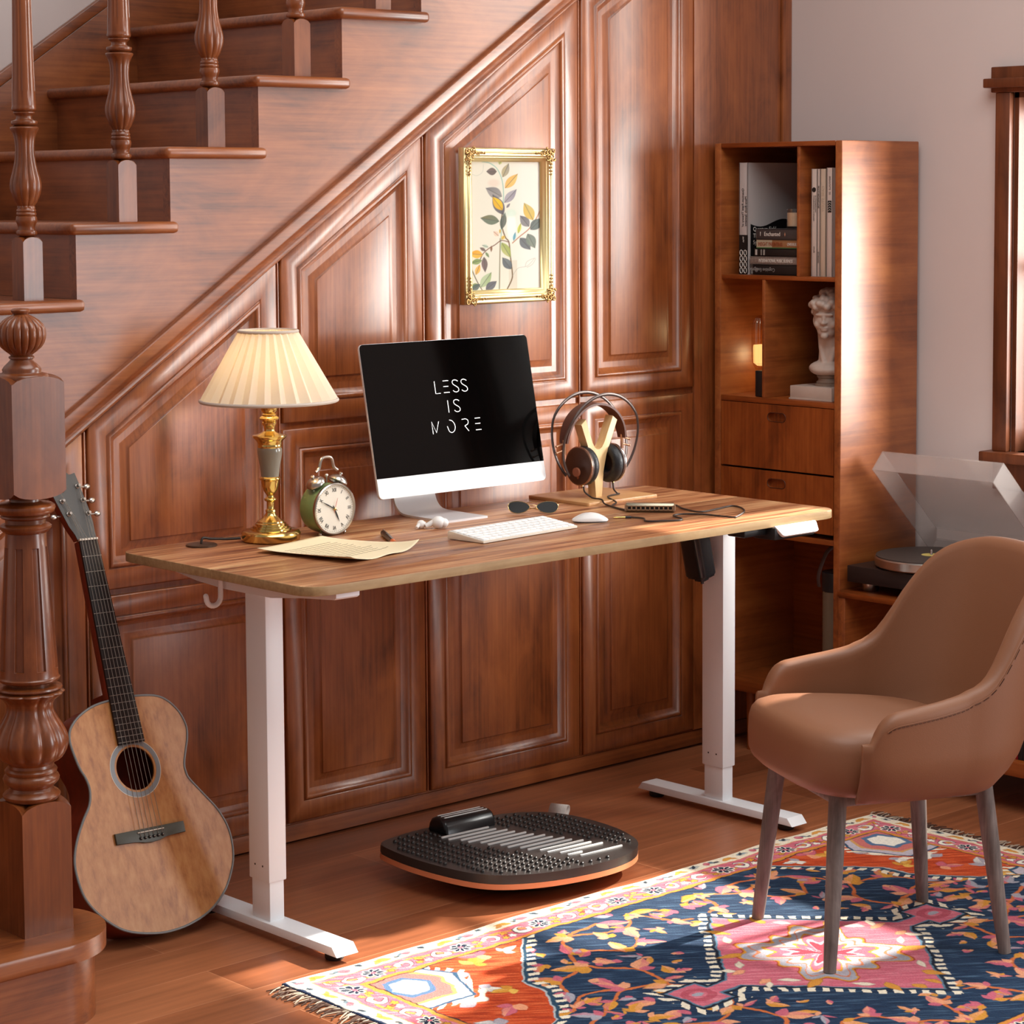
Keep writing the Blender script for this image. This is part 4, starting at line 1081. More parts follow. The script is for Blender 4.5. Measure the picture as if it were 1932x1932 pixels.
for x, y, a, l, w, c1, c2 in ((475, 375, PI, 118, 44, (96, 78, 74), (128, 110, 106)), (500, 300, -1.2, 60, 24, (198, 204, 130), None), (535, 440, -1.15, 175, 42, (176, 160, 122), (150, 146, 140)), (560, 560, -.85, 220, 50, or_, (222, 196, 120)),
        (530, 650, -2.65, 205, 62, (148, 142, 140), (120, 114, 114)), (545, 850, -2.05, 260, 62, (92, 86, 92), (120, 114, 120)), (535, 800, -2.2, 190, 48, ye, (244, 200, 40)), (550, 720, -.83, 210, 48, (164, 156, 164), (140, 132, 144)),
        (500, 920, -2.95, 215, 56, (96, 108, 88), (132, 120, 84)), (520, 1010, -1.35, 200, 38, (84, 92, 84), (120, 122, 108)), (575, 775, -.9, 70, 18, (140, 130, 140), None), (825, 985, -2.25, 165, 52, (128, 124, 126), (108, 104, 110)),
        (870, 915, -2.05, 225, 62, (212, 176, 74), (200, 184, 120)), (835, 1020, -.75, 190, 58, (92, 104, 102), (112, 120, 116)), (720, 1105, .85, 185, 56, (92, 96, 102), (120, 122, 126)), (805, 1060, 1.1, 190, 58, (112, 122, 112), (140, 146, 130)),
        (700, 1060, -1.3, 130, 24, (206, 206, 84), None), (650, 1140, -1.35, 110, 20, (104, 176, 196), None), (520, 1150, 1.05, 205, 48, (158, 168, 84), (196, 190, 130)), (625, 1450, -2.2, 170, 50, (84, 92, 100), (128, 132, 132)),
        (320, 1280, PI + .1, 150, 48, (232, 176, 44), (238, 148, 40)), (330, 1300, 1.5, 180, 36, (104, 84, 82), (130, 104, 104)), (310, 1340, 2.9, 130, 34, (134, 156, 90), (110, 130, 76)), (240, 1500, -1.2, 130, 30, or_, (240, 170, 50)), (290, 1640, -.95, 210, 52, (176, 190, 150), (150, 170, 110)),
        (345, 1665, -.65, 155, 46, (88, 88, 98), (116, 116, 122)), (270, 1600, 2.8, 90, 30, (130, 146, 84), None), (200, 1660, -.6, 110, 36, (86, 98, 96), None), (350, 1240, -2.6, 80, 22, (124, 100, 92), None), (345, 1250, 1.0, 80, 18, (128, 150, 96), None), (410, 1180, 1.6, 80, 16, (150, 96, 62), None), (520, 1120, -.9, 60, 24, (238, 190, 74), None), (505, 1000, 1.6, 60, 14, (240, 190, 60), None), (490, 1080, -2.4, 80, 30, (236, 196, 170), None), (380, 1200, -2.8, 80, 22, (186, 200, 180), None)):
    pa_.leaf(x, y, a, l, w, c1, c2, vein=(90, 90, 84))
pa_.put(np.clip(1 - np.hypot((pa_.X - 440) / 80, (pa_.Y - 500) / 55), 0, 1) * 2, (226, 196, 178), .6)
pa_.put(np.clip(1 - np.hypot((pa_.X - 630) / 85, (pa_.Y - 830) / 60), 0, 1) * 2, (204, 222, 204), .7)
grid_picture('canvas', M_paint, nx, ny, lambda i, j: np.stack([px0 + (px1 - px0) * i / nx, np.full(i.size, -.0090), pz0 + (pz1 - pz0) * j / ny], 1), pa_.c * .74, PF)
# ------------------------------------------------------------------ bookcase
BX, BB, BY0, BY1, BZ = 2.917, 3.238, -.465, -.022, 1.662
B = thing('bookcase', 'tall narrow walnut bookcase with two drawers standing in the corner', 'bookcase', (3.08, -.24, 0))
def part(name, x0, x1, y0, y1, z0, z1, m, bev=.0015, par=B):
    bm = NB(); box(bm, x0, x1, y0, y1, z0, z1, bev); return obj(name, bm, m, par)
part('side_panel', BX, BB, BY0, BY0 + .023, .168, BZ - .0005, M_shelf_x, .003)
part('side_panel', BX, BB, BY1 - .023, BY1, .168, BZ - .0005, M_shelf_x, .003)
part('top_panel', BX, BB, BY0 + .0235, BY1 - .0235, 1.649, BZ - .0005, M_shelf_y)
part('back_panel', BB - .012, BB - .001, BY0 + .02, BY1 - .02, .18, 1.655, M_shelf_y)
yi0, yi1 = BY0 + .0235, BY1 - .0235
part('shelf', BX + .003, BB - .012, yi0, yi1, 1.2955, 1.307, M_shelf_y)
part('shelf', BX + .001, BB - .012, yi0, yi1, .964, .979, M_shelf_y)
part('shelf', BX + .001, BB - .012, yi0, yi1, .603, .617, M_shelf_y)
part('shelf', BX + .001, BB - .002, yi0, yi1, .168, .200, M_shelf_y)
part('divider', BX + .003, BB - .012, -.322, -.311, 1.307, 1.649, M_shelf_x)
part('divider', BX + .003, BB - .012, -.202, -.191, .979, 1.2955, M_shelf_x)
def pill(cy, cz, a, h, n=10):
    P = []
    for s, a0 in ((1, -PI / 2), (-1, PI / 2)):
        for i in range(n + 1):
            t = a0 + PI * i / n; P.append((cy + s * (a - h) + h * math.cos(t), cz + h * math.sin(t)))
    return P
for z0, z1, pz in ((.789, .9625, .929), (.631, .7835, .751)):
    bm = NB(); y0, y1 = yi0 + .001, yi1 - .001; P = pill(-.2455, pz, .031, .0115)
    ev = [bm.verts.new((BX + .0005, y, z)) for y, z in ((y0, z0), (y1, z0), (y1, z1), (y0, z1))]
    pv = [bm.verts.new((BX + .0005, y, z)) for y, z in P]; pb_ = [bm.verts.new((BX + .011, y, z)) for y, z in P]
    ed = [bm.edges.new((ev[i], ev[(i + 1) % 4])) for i in range(4)] + [bm.edges.new((pv[i], pv[(i + 1) % len(pv)])) for i in range(len(pv))]
    bmesh.ops.triangle_fill(bm, use_beauty=True, edges=ed)
    for i in range(len(pv)): bm.faces.new((pv[i], pv[(i + 1) % len(pv)], pb_[(i + 1) % len(pv)], pb_[i]))
    bm.faces.new(pb_)
    bk = [bm.verts.new((BX + .018, v.co.y, v.co.z)) for v in ev]
    for i in range(4): bm.faces.new((ev[i], ev[(i + 1) % 4], bk[(i + 1) % 4], bk[i]))
    dr = obj('drawer', bm, M_shelf_v, B)
    bm = NB(); tube(bm, [(BX + .0004, y, z) for y, z in pill(-.2455, pz, .0315, .012)], .0011, 6, closed=True); obj('pull_rim', bm, plain('dark pull edge', (70, 32, 12), .5), dr)
for yy in (-.117, -.370):
    for xx in (2.962, 3.19):
        bm = NB(); lathe(bm, [(.0095, 0), (.010, .06), (.0125, .168)], xx, yy, 24); obj('leg', bm, M_shelf_v, B)

# ---- what stands in it
SH1 = 1.307
def book_flat(z0, z1, y0, y1, x1, m, lab, name='book', rnd_=0):
    t = thing(name, lab, 'book', (3.0, (y0 + y1) / 2, z0), 'books stacked flat in the bookcase')
    x0 = 2.944 + rnd_
    bm = NB(); box(bm, x0, x0 + .0025, y0, y1, z0 + .0002, z1 - .0002, .001); box(bm, x0, x1, y0, y1, z0 + .0002, z0 + .0022); box(bm, x0, x1, y0, y1, z1 - .0022, z1 - .0002)
    obj('cover', bm, m, t)
    bm = NB(); box(bm, x0 + .003, x1 - .003, y0 + .003, y1 - .003, z0 + .0024, z1 - .0024); obj('page_block', bm, M_pages, t)
    return t, x0
def spine_flat(t, x0, z, y, s, size, m, sx=1, flip=False):
    a = (0, 1, 0) if flip else (0, -1, 0); u = (0, 0, -1) if flip else (0, 0, 1)
    text('spine_title', s, size, fr((x0 - .0004, y, z), a, u, (-1, 0, 0)), m, t, .0003, 'LEFT', sx)
t, x0 = book_flat(1.3075, 1.3355, -.305, -.137, 3.12, M_bookb, 'black paperback at the bottom of the flat stack in the bookcase')
spine_flat(t, x0, 1.3255, -.215, 'Cognitive Energetics', .014, plain('grey print', (150, 144, 140), .6), .8, True)
bm = NB(); lathe(bm, [(.006, 0), (.006, .0004)], 0, 0, 20, mat=fr((x0, -.150, 1.3205), (0, 1, 0), (0, 0, 1), (-1, 0, 0))); obj('spine_badge', bm, plain('grey badge', (110, 108, 108), .6), t)
t, x0 = book_flat(1.3358, 1.3568, -.302, -.126, 3.12, plain('speckled grey cover', (138, 124, 116), .6, var=.5, vscale=160), 'speckled grey patterned book second from the bottom of the flat stack')
spine_flat(t, x0, 1.3415, -.158, 'INTERNATIONAL MUSIC BUSINESS', .0125, M_texw, .62)
t, x0 = book_flat(1.3571, 1.3787, -.303, -.141, 3.11, M_bookb, 'black book with white stripes in the middle of the flat stack')
bm = NB()
for y, w in ((-.146, .002), (-.150, .002), (-.166, .0015), (-.174, .001), (-.178, .001)): box(bm, x0 - .0005, x0 + .0005, y - w, y, 1.3605, 1.3755)
obj('spine_bars', bm, M_texw, t)
t, x0 = book_flat(1.3790, 1.4015, -.300, -.150, 3.11, plain('faded orange and green cover', (150, 104, 66), .6, var=.2), 'faded orange and cream book second from the top of the flat stack')
bm = NB(); box(bm, x0 - .0005, x0 + .001, -.300, -.150, 1.3790, 1.3815); obj('green_band', bm, plain('green cover band', (62, 104, 58), .6), t)
bm = NB(); box(bm, x0 - .0004, x0 + .001, -.205, -.150, 1.3815, 1.4008); obj('pale_band', bm, plain('pale cover band', (176, 164, 140), .6), t)
spine_flat(t, x0 - .0004, 1.3855, -.156, 'INSIGHT PARENTING', .0145, plain('rust print', (150, 70, 36), .6), .62)
spine_flat(t, x0 - .0004, 1.3865, -.258, 'OVERRULED', .011, M_texw, .7)
t, x0 = book_flat(1.4018, 1.4310, -.306, -.147, 3.12, plain('dark slate book', (64, 58, 58), .5), 'dark slate book on top of the flat stack under the candle')
spine_flat(t, x0, 1.4120, -.162, 'I   Enchanted', .016, M_texw, .85)
bm = NB(); prism(bm, [(-.002, 0), (0, -.0055), (.002, 0), (0, .0055)], 0, .0005, fr((x0, -.250, 1.4165), (0, -1, 0), (0, 0, 1), (-1, 0, 0))); obj('spine_mark', bm, plain('coral mark', (206, 150, 120), .6), t)

cd = thing('candle', 'cream candle in a clear glass on top of the stacked books', 'candle', (2.985, -.254, 1.431))
bm = NB(); lathe(bm, [(.0245, 1.4312), (.0255, 1.4325), (.0255, 1.4845), (.0243, 1.4845), (.0243, 1.4375), (.0, 1.437)], 2.985, -.254, 40, cap=False); obj('glass', bm, M_candleglass, cd)
bm = NB(); lathe(bm, [(.0240, 1.4378), (.0240, 1.474), (.004, 1.4735), (0, 1.4735)], 2.985, -.254, 40, cap=False); obj('wax', bm, M_wax, cd)
bm = NB(); tube(bm, [(2.985, -.254, 1.473), (2.985, -.2545, 1.480)], .0008, 6); obj('wick', bm, M_ink, cd)
rd = thing('reed_diffuser', 'small glass reed diffuser with dark reeds behind the candle', 'diffuser', (3.03, -.288, 1.431))
bm = NB(); lathe(bm, [(.0145, 1.4312), (.015, 1.433), (.015, 1.470), (.006, 1.478), (.006, 1.490), (.007, 1.491)], 3.03, -.288, 32); obj('bottle', bm, M_candleglass, rd)
for dx, dy in ((.004, .034), (-.004, .030), (.010, .024)):
    bm = NB(); tube(bm, [(3.03, -.288, 1.445), (3.03 + dx, -.288 + dy, 1.612)], .0011, 6); obj('reed', bm, plain('dark reed', (58, 48, 44), .7), rd)

# tall upright book with its front cover turned to the room
tb = thing('tall_book', 'tall white and black physics book standing left of the flat stack', 'book', (3.03, -.104, SH1))
bx0, bx1, by0, by1, bz1 = 2.943, 3.165, -.1185, -.0885, 1.6085
bm = NB(); box(bm, bx0, bx1, by0, by0 + .0022, SH1, bz1); box(bm, bx0, bx1, by1 - .0022, by1, SH1, bz1); box(bm, bx0, bx0 + .0022, by0, by1, SH1, bz1, .0006); obj('cover', bm, plain('pale grey book cover', (196, 188, 186), .35), tb)
bm = NB(); box(bm, bx0 + .003, bx1 - .004, by0 + .0024, by1 - .0024, SH1 + .003, bz1 - .004); obj('page_block', bm, M_pages, tb)
bm = NB(); prism(bm, [(-by1, SH1 + .0005), (-by0, SH1 + .0005), (-by0, 1.414), (-by1, 1.414)], -.0006, .0003, fr((bx0, 0, 0), (0, -1, 0), (0, 0, 1), (-1, 0, 0))); obj('spine_foot', bm, M_bookb, tb)
bm = NB()
for cz in (1.318, 1.334, 1.350, 1.366):
    for q in (-.007, .007):
        tube(bm, [(bx0 - .0006, -.1035 + q + .005 * math.cos(a), cz + .0075 * math.sin(a)) for a in [PI / 4 * i for i in range(9)]], .0011, 4)
obj('lattice_print', bm, M_texw, tb)
text('spine_title', 'Quantum Field Theory of', .0098, fr((bx0 - .0006, -.1110, 1.540), (0, 0, -1), (0, 1, 0), (-1, 0, 0)) @ Matrix.Translation((0, .006, 0)), M_texb, tb, .0002, 'LEFT', 1.02)
text('spine_title', 'Many-Body Systems', .0098, fr((bx0 - .0006, -.1110, 1.518), (0, 0, -1), (0, 1, 0), (-1, 0, 0)) @ Matrix.Translation((0, -.0045, 0)), M_texb, tb, .0002, 'LEFT', 1.02)
text('author_name', 'Wen', .008, fr((bx0 - .0008, -.1065, 1.410), (0, 0, -1), (0, 1, 0), (-1, 0, 0)), M_texw, tb, .0002)
bm = NB(); cv = [(bx0 + .012, SH1 + .001), (bx1 - .001, SH1 + .001), (bx1 - .001, 1.432)] + [(bx1 - .001 - (bx1 - bx0 - .013) * i / 16, 1.446 + .010 * math.sin(i / 16 * PI * 2.2 - .9)) for i in range(17)] + [(bx0 + .012, 1.446)]
prism(bm, cv, -.0003, .0005, XZ(by0)); obj('cover_panel', bm, M_bookb, tb)
bm = NB(); prism(bm, [(bx0 + .014, SH1 + .001), (bx0 + .046, SH1 + .001), (bx0 + .046, SH1 + .036), (bx0 + .014, SH1 + .036)], .0, .0008, XZ(by0)); obj('cover_label', bm, M_texw, tb)
for k, w in enumerate(('Quantum Field', 'Theory of', 'Systems')):
    text('cover_title', w, .0165, fr((bx0 + .022, by0 - .0006, 1.424 - k * .0178), (1, 0, 0), (0, 0, 1), (0, -1, 0)), M_texw, tb, .0002, 'LEFT', .95)

# white upright books right of the divider
for y1_, y0_, h, lab, tt in ((-.339, -.3585, .282, 'white upright book with a round black emblem beside the divider', 0), (-.359, -.3685, .2815, 'thin white upright book second from the divider', 1), (-.369, -.3885, .282, 'cream upright book third from the divider with pale ribs', 2), (-.3905, -.4105, .2845, 'white upright book nearest the right side of the bookcase', 3)):
    t = thing('upright_book', lab, 'book', (3.03, (y0_ + y1_) / 2, SH1), 'white upright books in the bookcase')
    mk = M_bookw if tt != 2 else plain('cream book cloth', (206, 188, 168), .6)
    x0 = 2.946; x1 = 3.14
    bm = NB(); box(bm, x0, x1, y0_, y0_ + .002, SH1, SH1 + h); box(bm, x0, x1, y1_ - .002, y1_, SH1, SH1 + h); box(bm, x0, x0 + .002, y0_, y1_, SH1, SH1 + h, .0005); obj('cover', bm, mk, t)
    bm = NB(); box(bm, x0 + .003, x1 - .004, y0_ + .0022, y1_ - .0022, SH1 + .002, SH1 + h - .003); obj('page_block', bm, M_pages, t)
    yc = (y0_ + y1_) / 2
    dn = lambda z, off: fr((x0 - .0004, yc, z), (0, 0, -1), (0, 1, 0), (-1, 0, 0)) @ Matrix.Translation((0, off, 0))
    if tt == 0:
        bm = NB(); lathe(bm, [(.0065, 0), (.0065, .0004)], 0, 0, 24, mat=fr((x0, yc + .001, 1.5345), (0, 1, 0), (0, 0, 1), (-1, 0, 0))); obj('spine_emblem', bm, M_texb, t)
        text('spine_title', 'CONTEMPORARY CURATORS', .0050, dn(1.520, -.0005), M_texb, t, .0002); text('spine_title', 'IN CONVERSATION', .0050, dn(1.520, -.0065), M_texb, t, .0002)
        text('publisher_name', 'HATJE', .006, dn(1.386, -.002), M_texb, t, .0002)
    if tt == 1:
        text('spine_title', 'ARTS & ARCHITECTURE', .0060, dn(1.545, -.002), M_texb, t, .0002, 'LEFT', .92); text('author_name', 'ELLWOOD', .0060, dn(1.372, -.002), M_texb, t, .0002)
    if tt == 2:
        text('spine_title', 'CASE STUDY', .0120, dn(1.545, -.004), plain('pale print', (188, 170, 150), .6), t, .0002)
    if tt == 3:
        text('spine_title', 'BIENNALE  20', .0080, dn(1.570, -.003), plain('soft grey print', (110, 100, 98), .6), t, .0002)
        bm = NB(); box(bm, x0 - .0005, x0 + .0005, yc - .006, yc + .006, 1.475, 1.506); bb = obj('spine_block', bm, M_texb, t)
        bm = NB()
        for q in range(4): tube(bm, [(x0 - .0008, yc - .0045, 1.480 + q * .0065), (x0 - .0008, yc, 1.483 + q * .0065), (x0 - .0008, yc + .0045, 1.479 + q * .0065)], .0006, 4)
        obj('spine_zigzag', bm, M_texw, bb)

# marble head on a plinth (plain classical study head)
bu = thing('marble_bust', 'pinkish marble classical head with curly hair on a square plinth in the bookcase', 'sculpture', (3.010, -.345, .979))
bm = NB(); box(bm, 2.942, 3.078, -.4135, -.271, .9795, 1.0155, .0015); box(bm, 2.940, 3.080, -.4155, -.269, .9795, .9835); obj('plinth', bm, M_marble, bu)
bc = (3.004, -.356)
bm = NB(); lathe(bm, [(.040, 1.0157), (.040, 1.020), (.035, 1.022), (.036, 1.026), (.031, 1.030), (.030, 1.035), (.034, 1.040), (.034, 1.043), (.020, 1.050)], bc[0], bc[1], 48); obj('socle', bm, plain('brown marble', (132, 112, 98), .4, var=.2, vscale=40), bu)
f_ = Vector((-.93, -.37, 0)).normalized(); l_ = Vector((-f_.y, f_.x, 0)); bmM = fr((bc[0], bc[1], 0), f_, l_, (0, 0, 1))
bm = NB()
def E(c, r, tilt=0): ball(bm, (0, 0, 0), 1, 20, 14, mat=bmM @ Matrix.Translation(c) @ Matrix.Rotation(tilt, 4, 'Y') @ Matrix.Diagonal((*r, 1)))
E((-.004, 0, 1.213), (.056, .045, .050)); E((.020, 0, 1.190), (.034, .035, .046)); E((.024, 0, 1.163), (.024, .027, .022)); E((.046, 0, 1.1500), (.0085, .011, .0085)); E((.018, 0, 1.152), (.028, .018, .012))
E((.0505, 0, 1.2065), (.007, .026, .0055)); E((.052, 0, 1.199), (.0058, .0055, .013), -.18); E((.058, 0, 1.1845), (.0062, .0068, .0055)); E((.0500, 0, 1.1715), (.0058, .0125, .0032)); E((.0490, 0, 1.1655), (.0056, .0105, .0034))
for s in (-1, 1):
    E((.0450, s * .0150, 1.1965), (.0045, .0070, .0036)); E((.037, s * .021, 1.181), (.012, .011, .012)); E((-.002, s * .0425, 1.188), (.009, .005, .014)); E((.055, s * .0052, 1.1835), (.005, .0045, .004))
tube(bm, [bmM @ Vector(p) for p in ((.002, 0, 1.165), (-.006, 0, 1.120), (-.010, 0, 1.075), (-.008, 0, 1.050))], [.032, .030, .034, .044], 24)
for s in (-1, 1): tube(bm, [bmM @ Vector(p) for p in ((-.006, s * .028, 1.165), (.012, s * .018, 1.115), (.022, s * .008, 1.075))], [.009, .009, .008], 10)
E((-.004, 0, 1.062), (.046, .058, .024)); E((.016, 0, 1.058), (.030, .046, .016)); E((-.002, 0, 1.050), (.030, .036, .014))
rnd = random.Random(11)
for k in range(150):
    th = rnd.uniform(0, 2 * PI); ph = rnd.uniform(-.28, 1.45)
    d = Vector((math.cos(th) * math.cos(ph), math.sin(th) * math.cos(ph), math.sin(ph)))
    if d.x > .45 and d.z < .34: continue
    if d.x > .0 and d.z < .02: continue
    p = Vector((-.006 + .060 * d.x, .049 * d.y, 1.214 + .054 * d.z)); r = rnd.uniform(.008, .0135)
    E(p, (r, r * rnd.uniform(.7, 1.1), r * rnd.uniform(.7, 1.0)))
for k in range(9):
    a = -.95 + 1.9 * k / 8; E((.052 * math.cos(a) + .006, .046 * math.sin(a), 1.232 + .006 * math.sin(k * 2.3)), (.0125, .011, .0105))
hd = obj('head', bm, M_marble, bu, smooth=180)
rm = hd.modifiers.new('r', 'REMESH'); rm.mode = 'VOXEL'; rm.voxel_size = .0022; rm.use_smooth_shade = True
sm = hd.modifiers.new('s', 'SMOOTH'); sm.iterations = 3; sm.factor = .5

# little ribbed lamp behind the divider
al = thing('accent_lamp', 'small lamp with a glowing ribbed glass tube on a black block in the bookcase', 'lamp', (2.95, -.168, .979))
bm = NB(); box(bm, 2.928, 2.975, -.1895, -.160, .9795, 1.050, .002); obj('base', bm, M_black, al)
bm = NB(); rings = []
for r, z in ((.018, 1.050), (.030, 1.070), (.0325, 1.085), (.0325, 1.160), (.030, 1.178), (.020, 1.192), (.004, 1.198)):
    rings.append([bm.verts.new((2.952 + .82 * r * (1 + .05 * math.cos(12 * a)) * math.cos(a), -.162 + .82 * r * (1 + .05 * math.cos(12 * a)) * math.sin(a), z)) for a in [2 * PI * i / 96 for i in range(96)]])
for a, b in zip(rings[:-1], rings[1:]):
    for i in range(96): bm.faces.new((a[i], a[(i + 1) % 96], b[(i + 1) % 96], b[i]))
obj('ribbed_glass', bm, glassy('ribbed glass', (.94, .86, .74, 1), .12, .12, (1, .9, .7, 1)), al)
bm = NB(); lathe(bm, [(.012, 1.062), (.022, 1.070), (.023, 1.112), (.022, 1.118), (.003, 1.120)], 2.952, -.162, 32); obj('glow_tube', bm, plain('warm glowing tube', (255, 214, 136), .5, emit=1.1), al)
pd = bpy.data.lights.new('accent_light', 'POINT'); pd.energy = .30; pd.color = (1, .72, .36); pd.shadow_soft_size = .02
po = bpy.data.objects.new('accent_light', pd); COL.objects.link(po); po.location = (3.07, -.120, 1.085); hang(po, al)

# smoked glass lantern on the low shelf
ln_ = thing('lantern', 'tall smoked glass lantern with a black collar and strap on the low shelf', 'lantern', (3.0, -.392, .2))
bm = NB(); lathe(bm, [(.040, .2005), (.042, .203), (.042, .470), (.040, .472)], 3.0, -.392, 40); obj('glass_body', bm, plain('smoky taupe glass', (112, 98, 80), .2, coat=.5), ln_)
bm = NB(); lathe(bm, [(.0430, .470), (.0430, .508), (.0435, .512), (.0435, .520), (.040, .522)], 3.0, -.392, 40); obj('collar', bm, M_black, ln_)
bm = NB(); tube(bm, catmull([(2.972, -.3500, .478), (2.968, -.3495, .505), (2.975, -.356, .540), (2.985, -.368, .575), (3.0, -.392, .592), (3.015, -.416, .575), (3.028, -.43, .51)], 6, False), [(.0015, .006)] * 37, 8, flat=(1, 0, 0)); obj('strap', bm, plain('dark leather strap', (66, 46, 42), .5), ln_)

# ------------------------------------------------------------------ record cabinet
CX = 2.905
Rc = thing('record_cabinet', 'low walnut record cabinet under the turntable along the right wall', 'cabinet', (3.07, -1.1, 0))
def cpart(name, *a, **k): return part(name, *a, par=Rc, **k)
cpart('top_panel', CX, 3.245, -1.95, -.4655, .474, .489, M_shelf_y, bev=.002)
cpart('side_panel', CX + .004, 3.245, -.4895, -.4665, .134, .4735, M_shelf_x, bev=.002)
cpart('side_panel', CX + .004, 3.245, -1.945, -1.922, .134, .4735, M_shelf_x, bev=.002)
cpart('partition', CX + .008, 3.23, -.935, -.919, .1345, .4735, M_shelf_x, bev=.001)
cpart('bottom_shelf', CX, 3.245, -1.95, -.4665, .097, .134, M_shelf_y, bev=.002)
cpart('back_panel', 3.232, 3.244, -1.92, -.49, .135, .4735, M_shelf_y, bev=0)
for xx in (2.95, 3.2):
    for yy in (-.53, -1.88):
        bm = NB(); lathe(bm, [(.010, 0), (.014, .0965)], xx, yy, 20); obj('leg', bm, M_shelf_v, Rc)
cols = [('black', (22, 22, 24)), ('white', (214, 206, 200)), ('red', (176, 22, 34)), ('pale grey', (196, 186, 182)), ('crimson', (150, 24, 36)), ('near black', (30, 30, 34)), ('charcoal', (44, 42, 44)), ('black glossy', (14, 14, 16))]
ordn = ['first', 'second', 'third', 'fourth', 'fifth', 'sixth', 'seventh', 'eighth']
y = -.977
for i, (cn, c3) in enumerate(cols):
    w = (.010, .006, .008, .005, .009, .014, .012, .014)[i]
    bm = NB(); box(bm, 2.93, 3.225, y - w, y - .0005, .1345, (.43, .448, .449, .447, .448, .452, .44, .45)[i], .0008)
    o = obj('record_sleeve', bm, plain(cn + ' record sleeve', c3, .4), None)
    tag(o, f'{cn} record sleeve standing {ordn[i]} in the row from the left in the cabinet', 'record', 'record sleeves in the low cabinet'); y -= w + .0006

# ------------------------------------------------------------------ turntable
TY0, TY1, TX0, TX1, TZ = -.905, -.482, 2.926, 3.236, .489
Tt = thing('turntable', 'black turntable with a raised clear acrylic lid on the record cabinet', 'turntable', (3.08, -.69, TZ))
bm = NB(); box(bm, TX0, TX1, TY0, TY1, .514, .557, .002); obj('plinth', bm, wood('black ash turntable plinth', (26, 20, 20), (38, 30, 30), (50, 42, 40), axis='Y', rough=.4, fine=50), Tt)
for xx in (2.975, 3.19):
    for yy in (-.52, -.87):
        bm = NB(); lathe(bm, [(.020, TZ + .0003), (.022, TZ + .003), (.022, .510), (.018, .5145)], xx, yy, 32); obj('foot', bm, M_steel, Tt)
pcx, pcy = 3.060, -.652
bm = NB(); lathe(bm, [(.143, .560), (.146, .563), (.146, .582), (.143, .585)], pcx, pcy, 72); pt_ = obj('platter', bm, M_steel, Tt)
bm = NB(); lathe(bm, [(.1425, .585), (.1425, .5882), (.0, .5882)], pcx, pcy, 72, cap=False); obj('platter_mat', bm, M_platter, pt_)
bm = NB(); lathe(bm, [(.026, .5885), (.0, .5886)], pcx, pcy, 40, cap=False); obj('record_label', bm, plain('yellow record label', (224, 206, 116), .6), pt_)
bm = NB(); lathe(bm, [(.004, .588), (.003, .600), (.001, .602)], pcx, pcy, 16); obj('spindle', bm, M_chrome, pt_)
bm = NB(); lathe(bm, [(.022, .557), (.022, .585), (.012, .590), (.012, .615)], 3.165, -.865, 32); tube(bm, [(3.165, -.865, .610), (3.10, -.845, .612), (2.985, -.785, .606)], .004, 10); tube(bm, [(2.985, -.785, .606), (2.966, -.772, .600)], .007, 8)
tube(bm, [(3.165, -.865, .610), (3.20, -.872, .611)], .004, 10)
obj('tonearm', bm, M_steel, Tt)
bm = NB(); a = Vector((.98, -.2, 0)).normalized(); p = Vector((3.178, -.868, .613)); tube(bm, [p, p + a * .004, p + a * .024, p + a * .028], [.012, .0155, .0155, .012], 28); obj('counterweight', bm, M_steel, Tt)
# lid, hinged at the back and opened
LY0, LY1 = -.902, -.520
tip = Vector((2.978, .807)); d1 = Vector((3.2285, .567)) - tip; ln = d1.length; d1.normalize(); d2 = Vector((-d1.y, d1.x))
if d2.y < 0: d2 = -d2
wl = .059; th = .003
lm = fr((tip.x, 0, tip.y), (d1.x, 0, d1.y), (0, 1, 0), (d2.x, 0, d2.y))   # local x down the slope, y across, z off the lid plane
bm = NB()
box(bm, 0, ln, LY0, LY0 + th, 0, wl, mat=lm); box(bm, 0, ln, LY1 - th, LY1, 0, wl, mat=lm)
box(bm, 0, th, LY0 + th, LY1 - th, 0, wl, mat=lm); box(bm, ln - th, ln, LY0 + th, LY1 - th, 0, wl, mat=lm)
box(bm, 0, ln, LY0, LY1, wl, wl + th, mat=lm)
obj('lid', bm, M_lid, Tt)
for yy in (-.80, -.60):
    bm = NB(); box(bm, 3.212, 3.236, yy - .015, yy + .015, .5575, .585, .002); obj('hinge', bm, M_black, Tt)
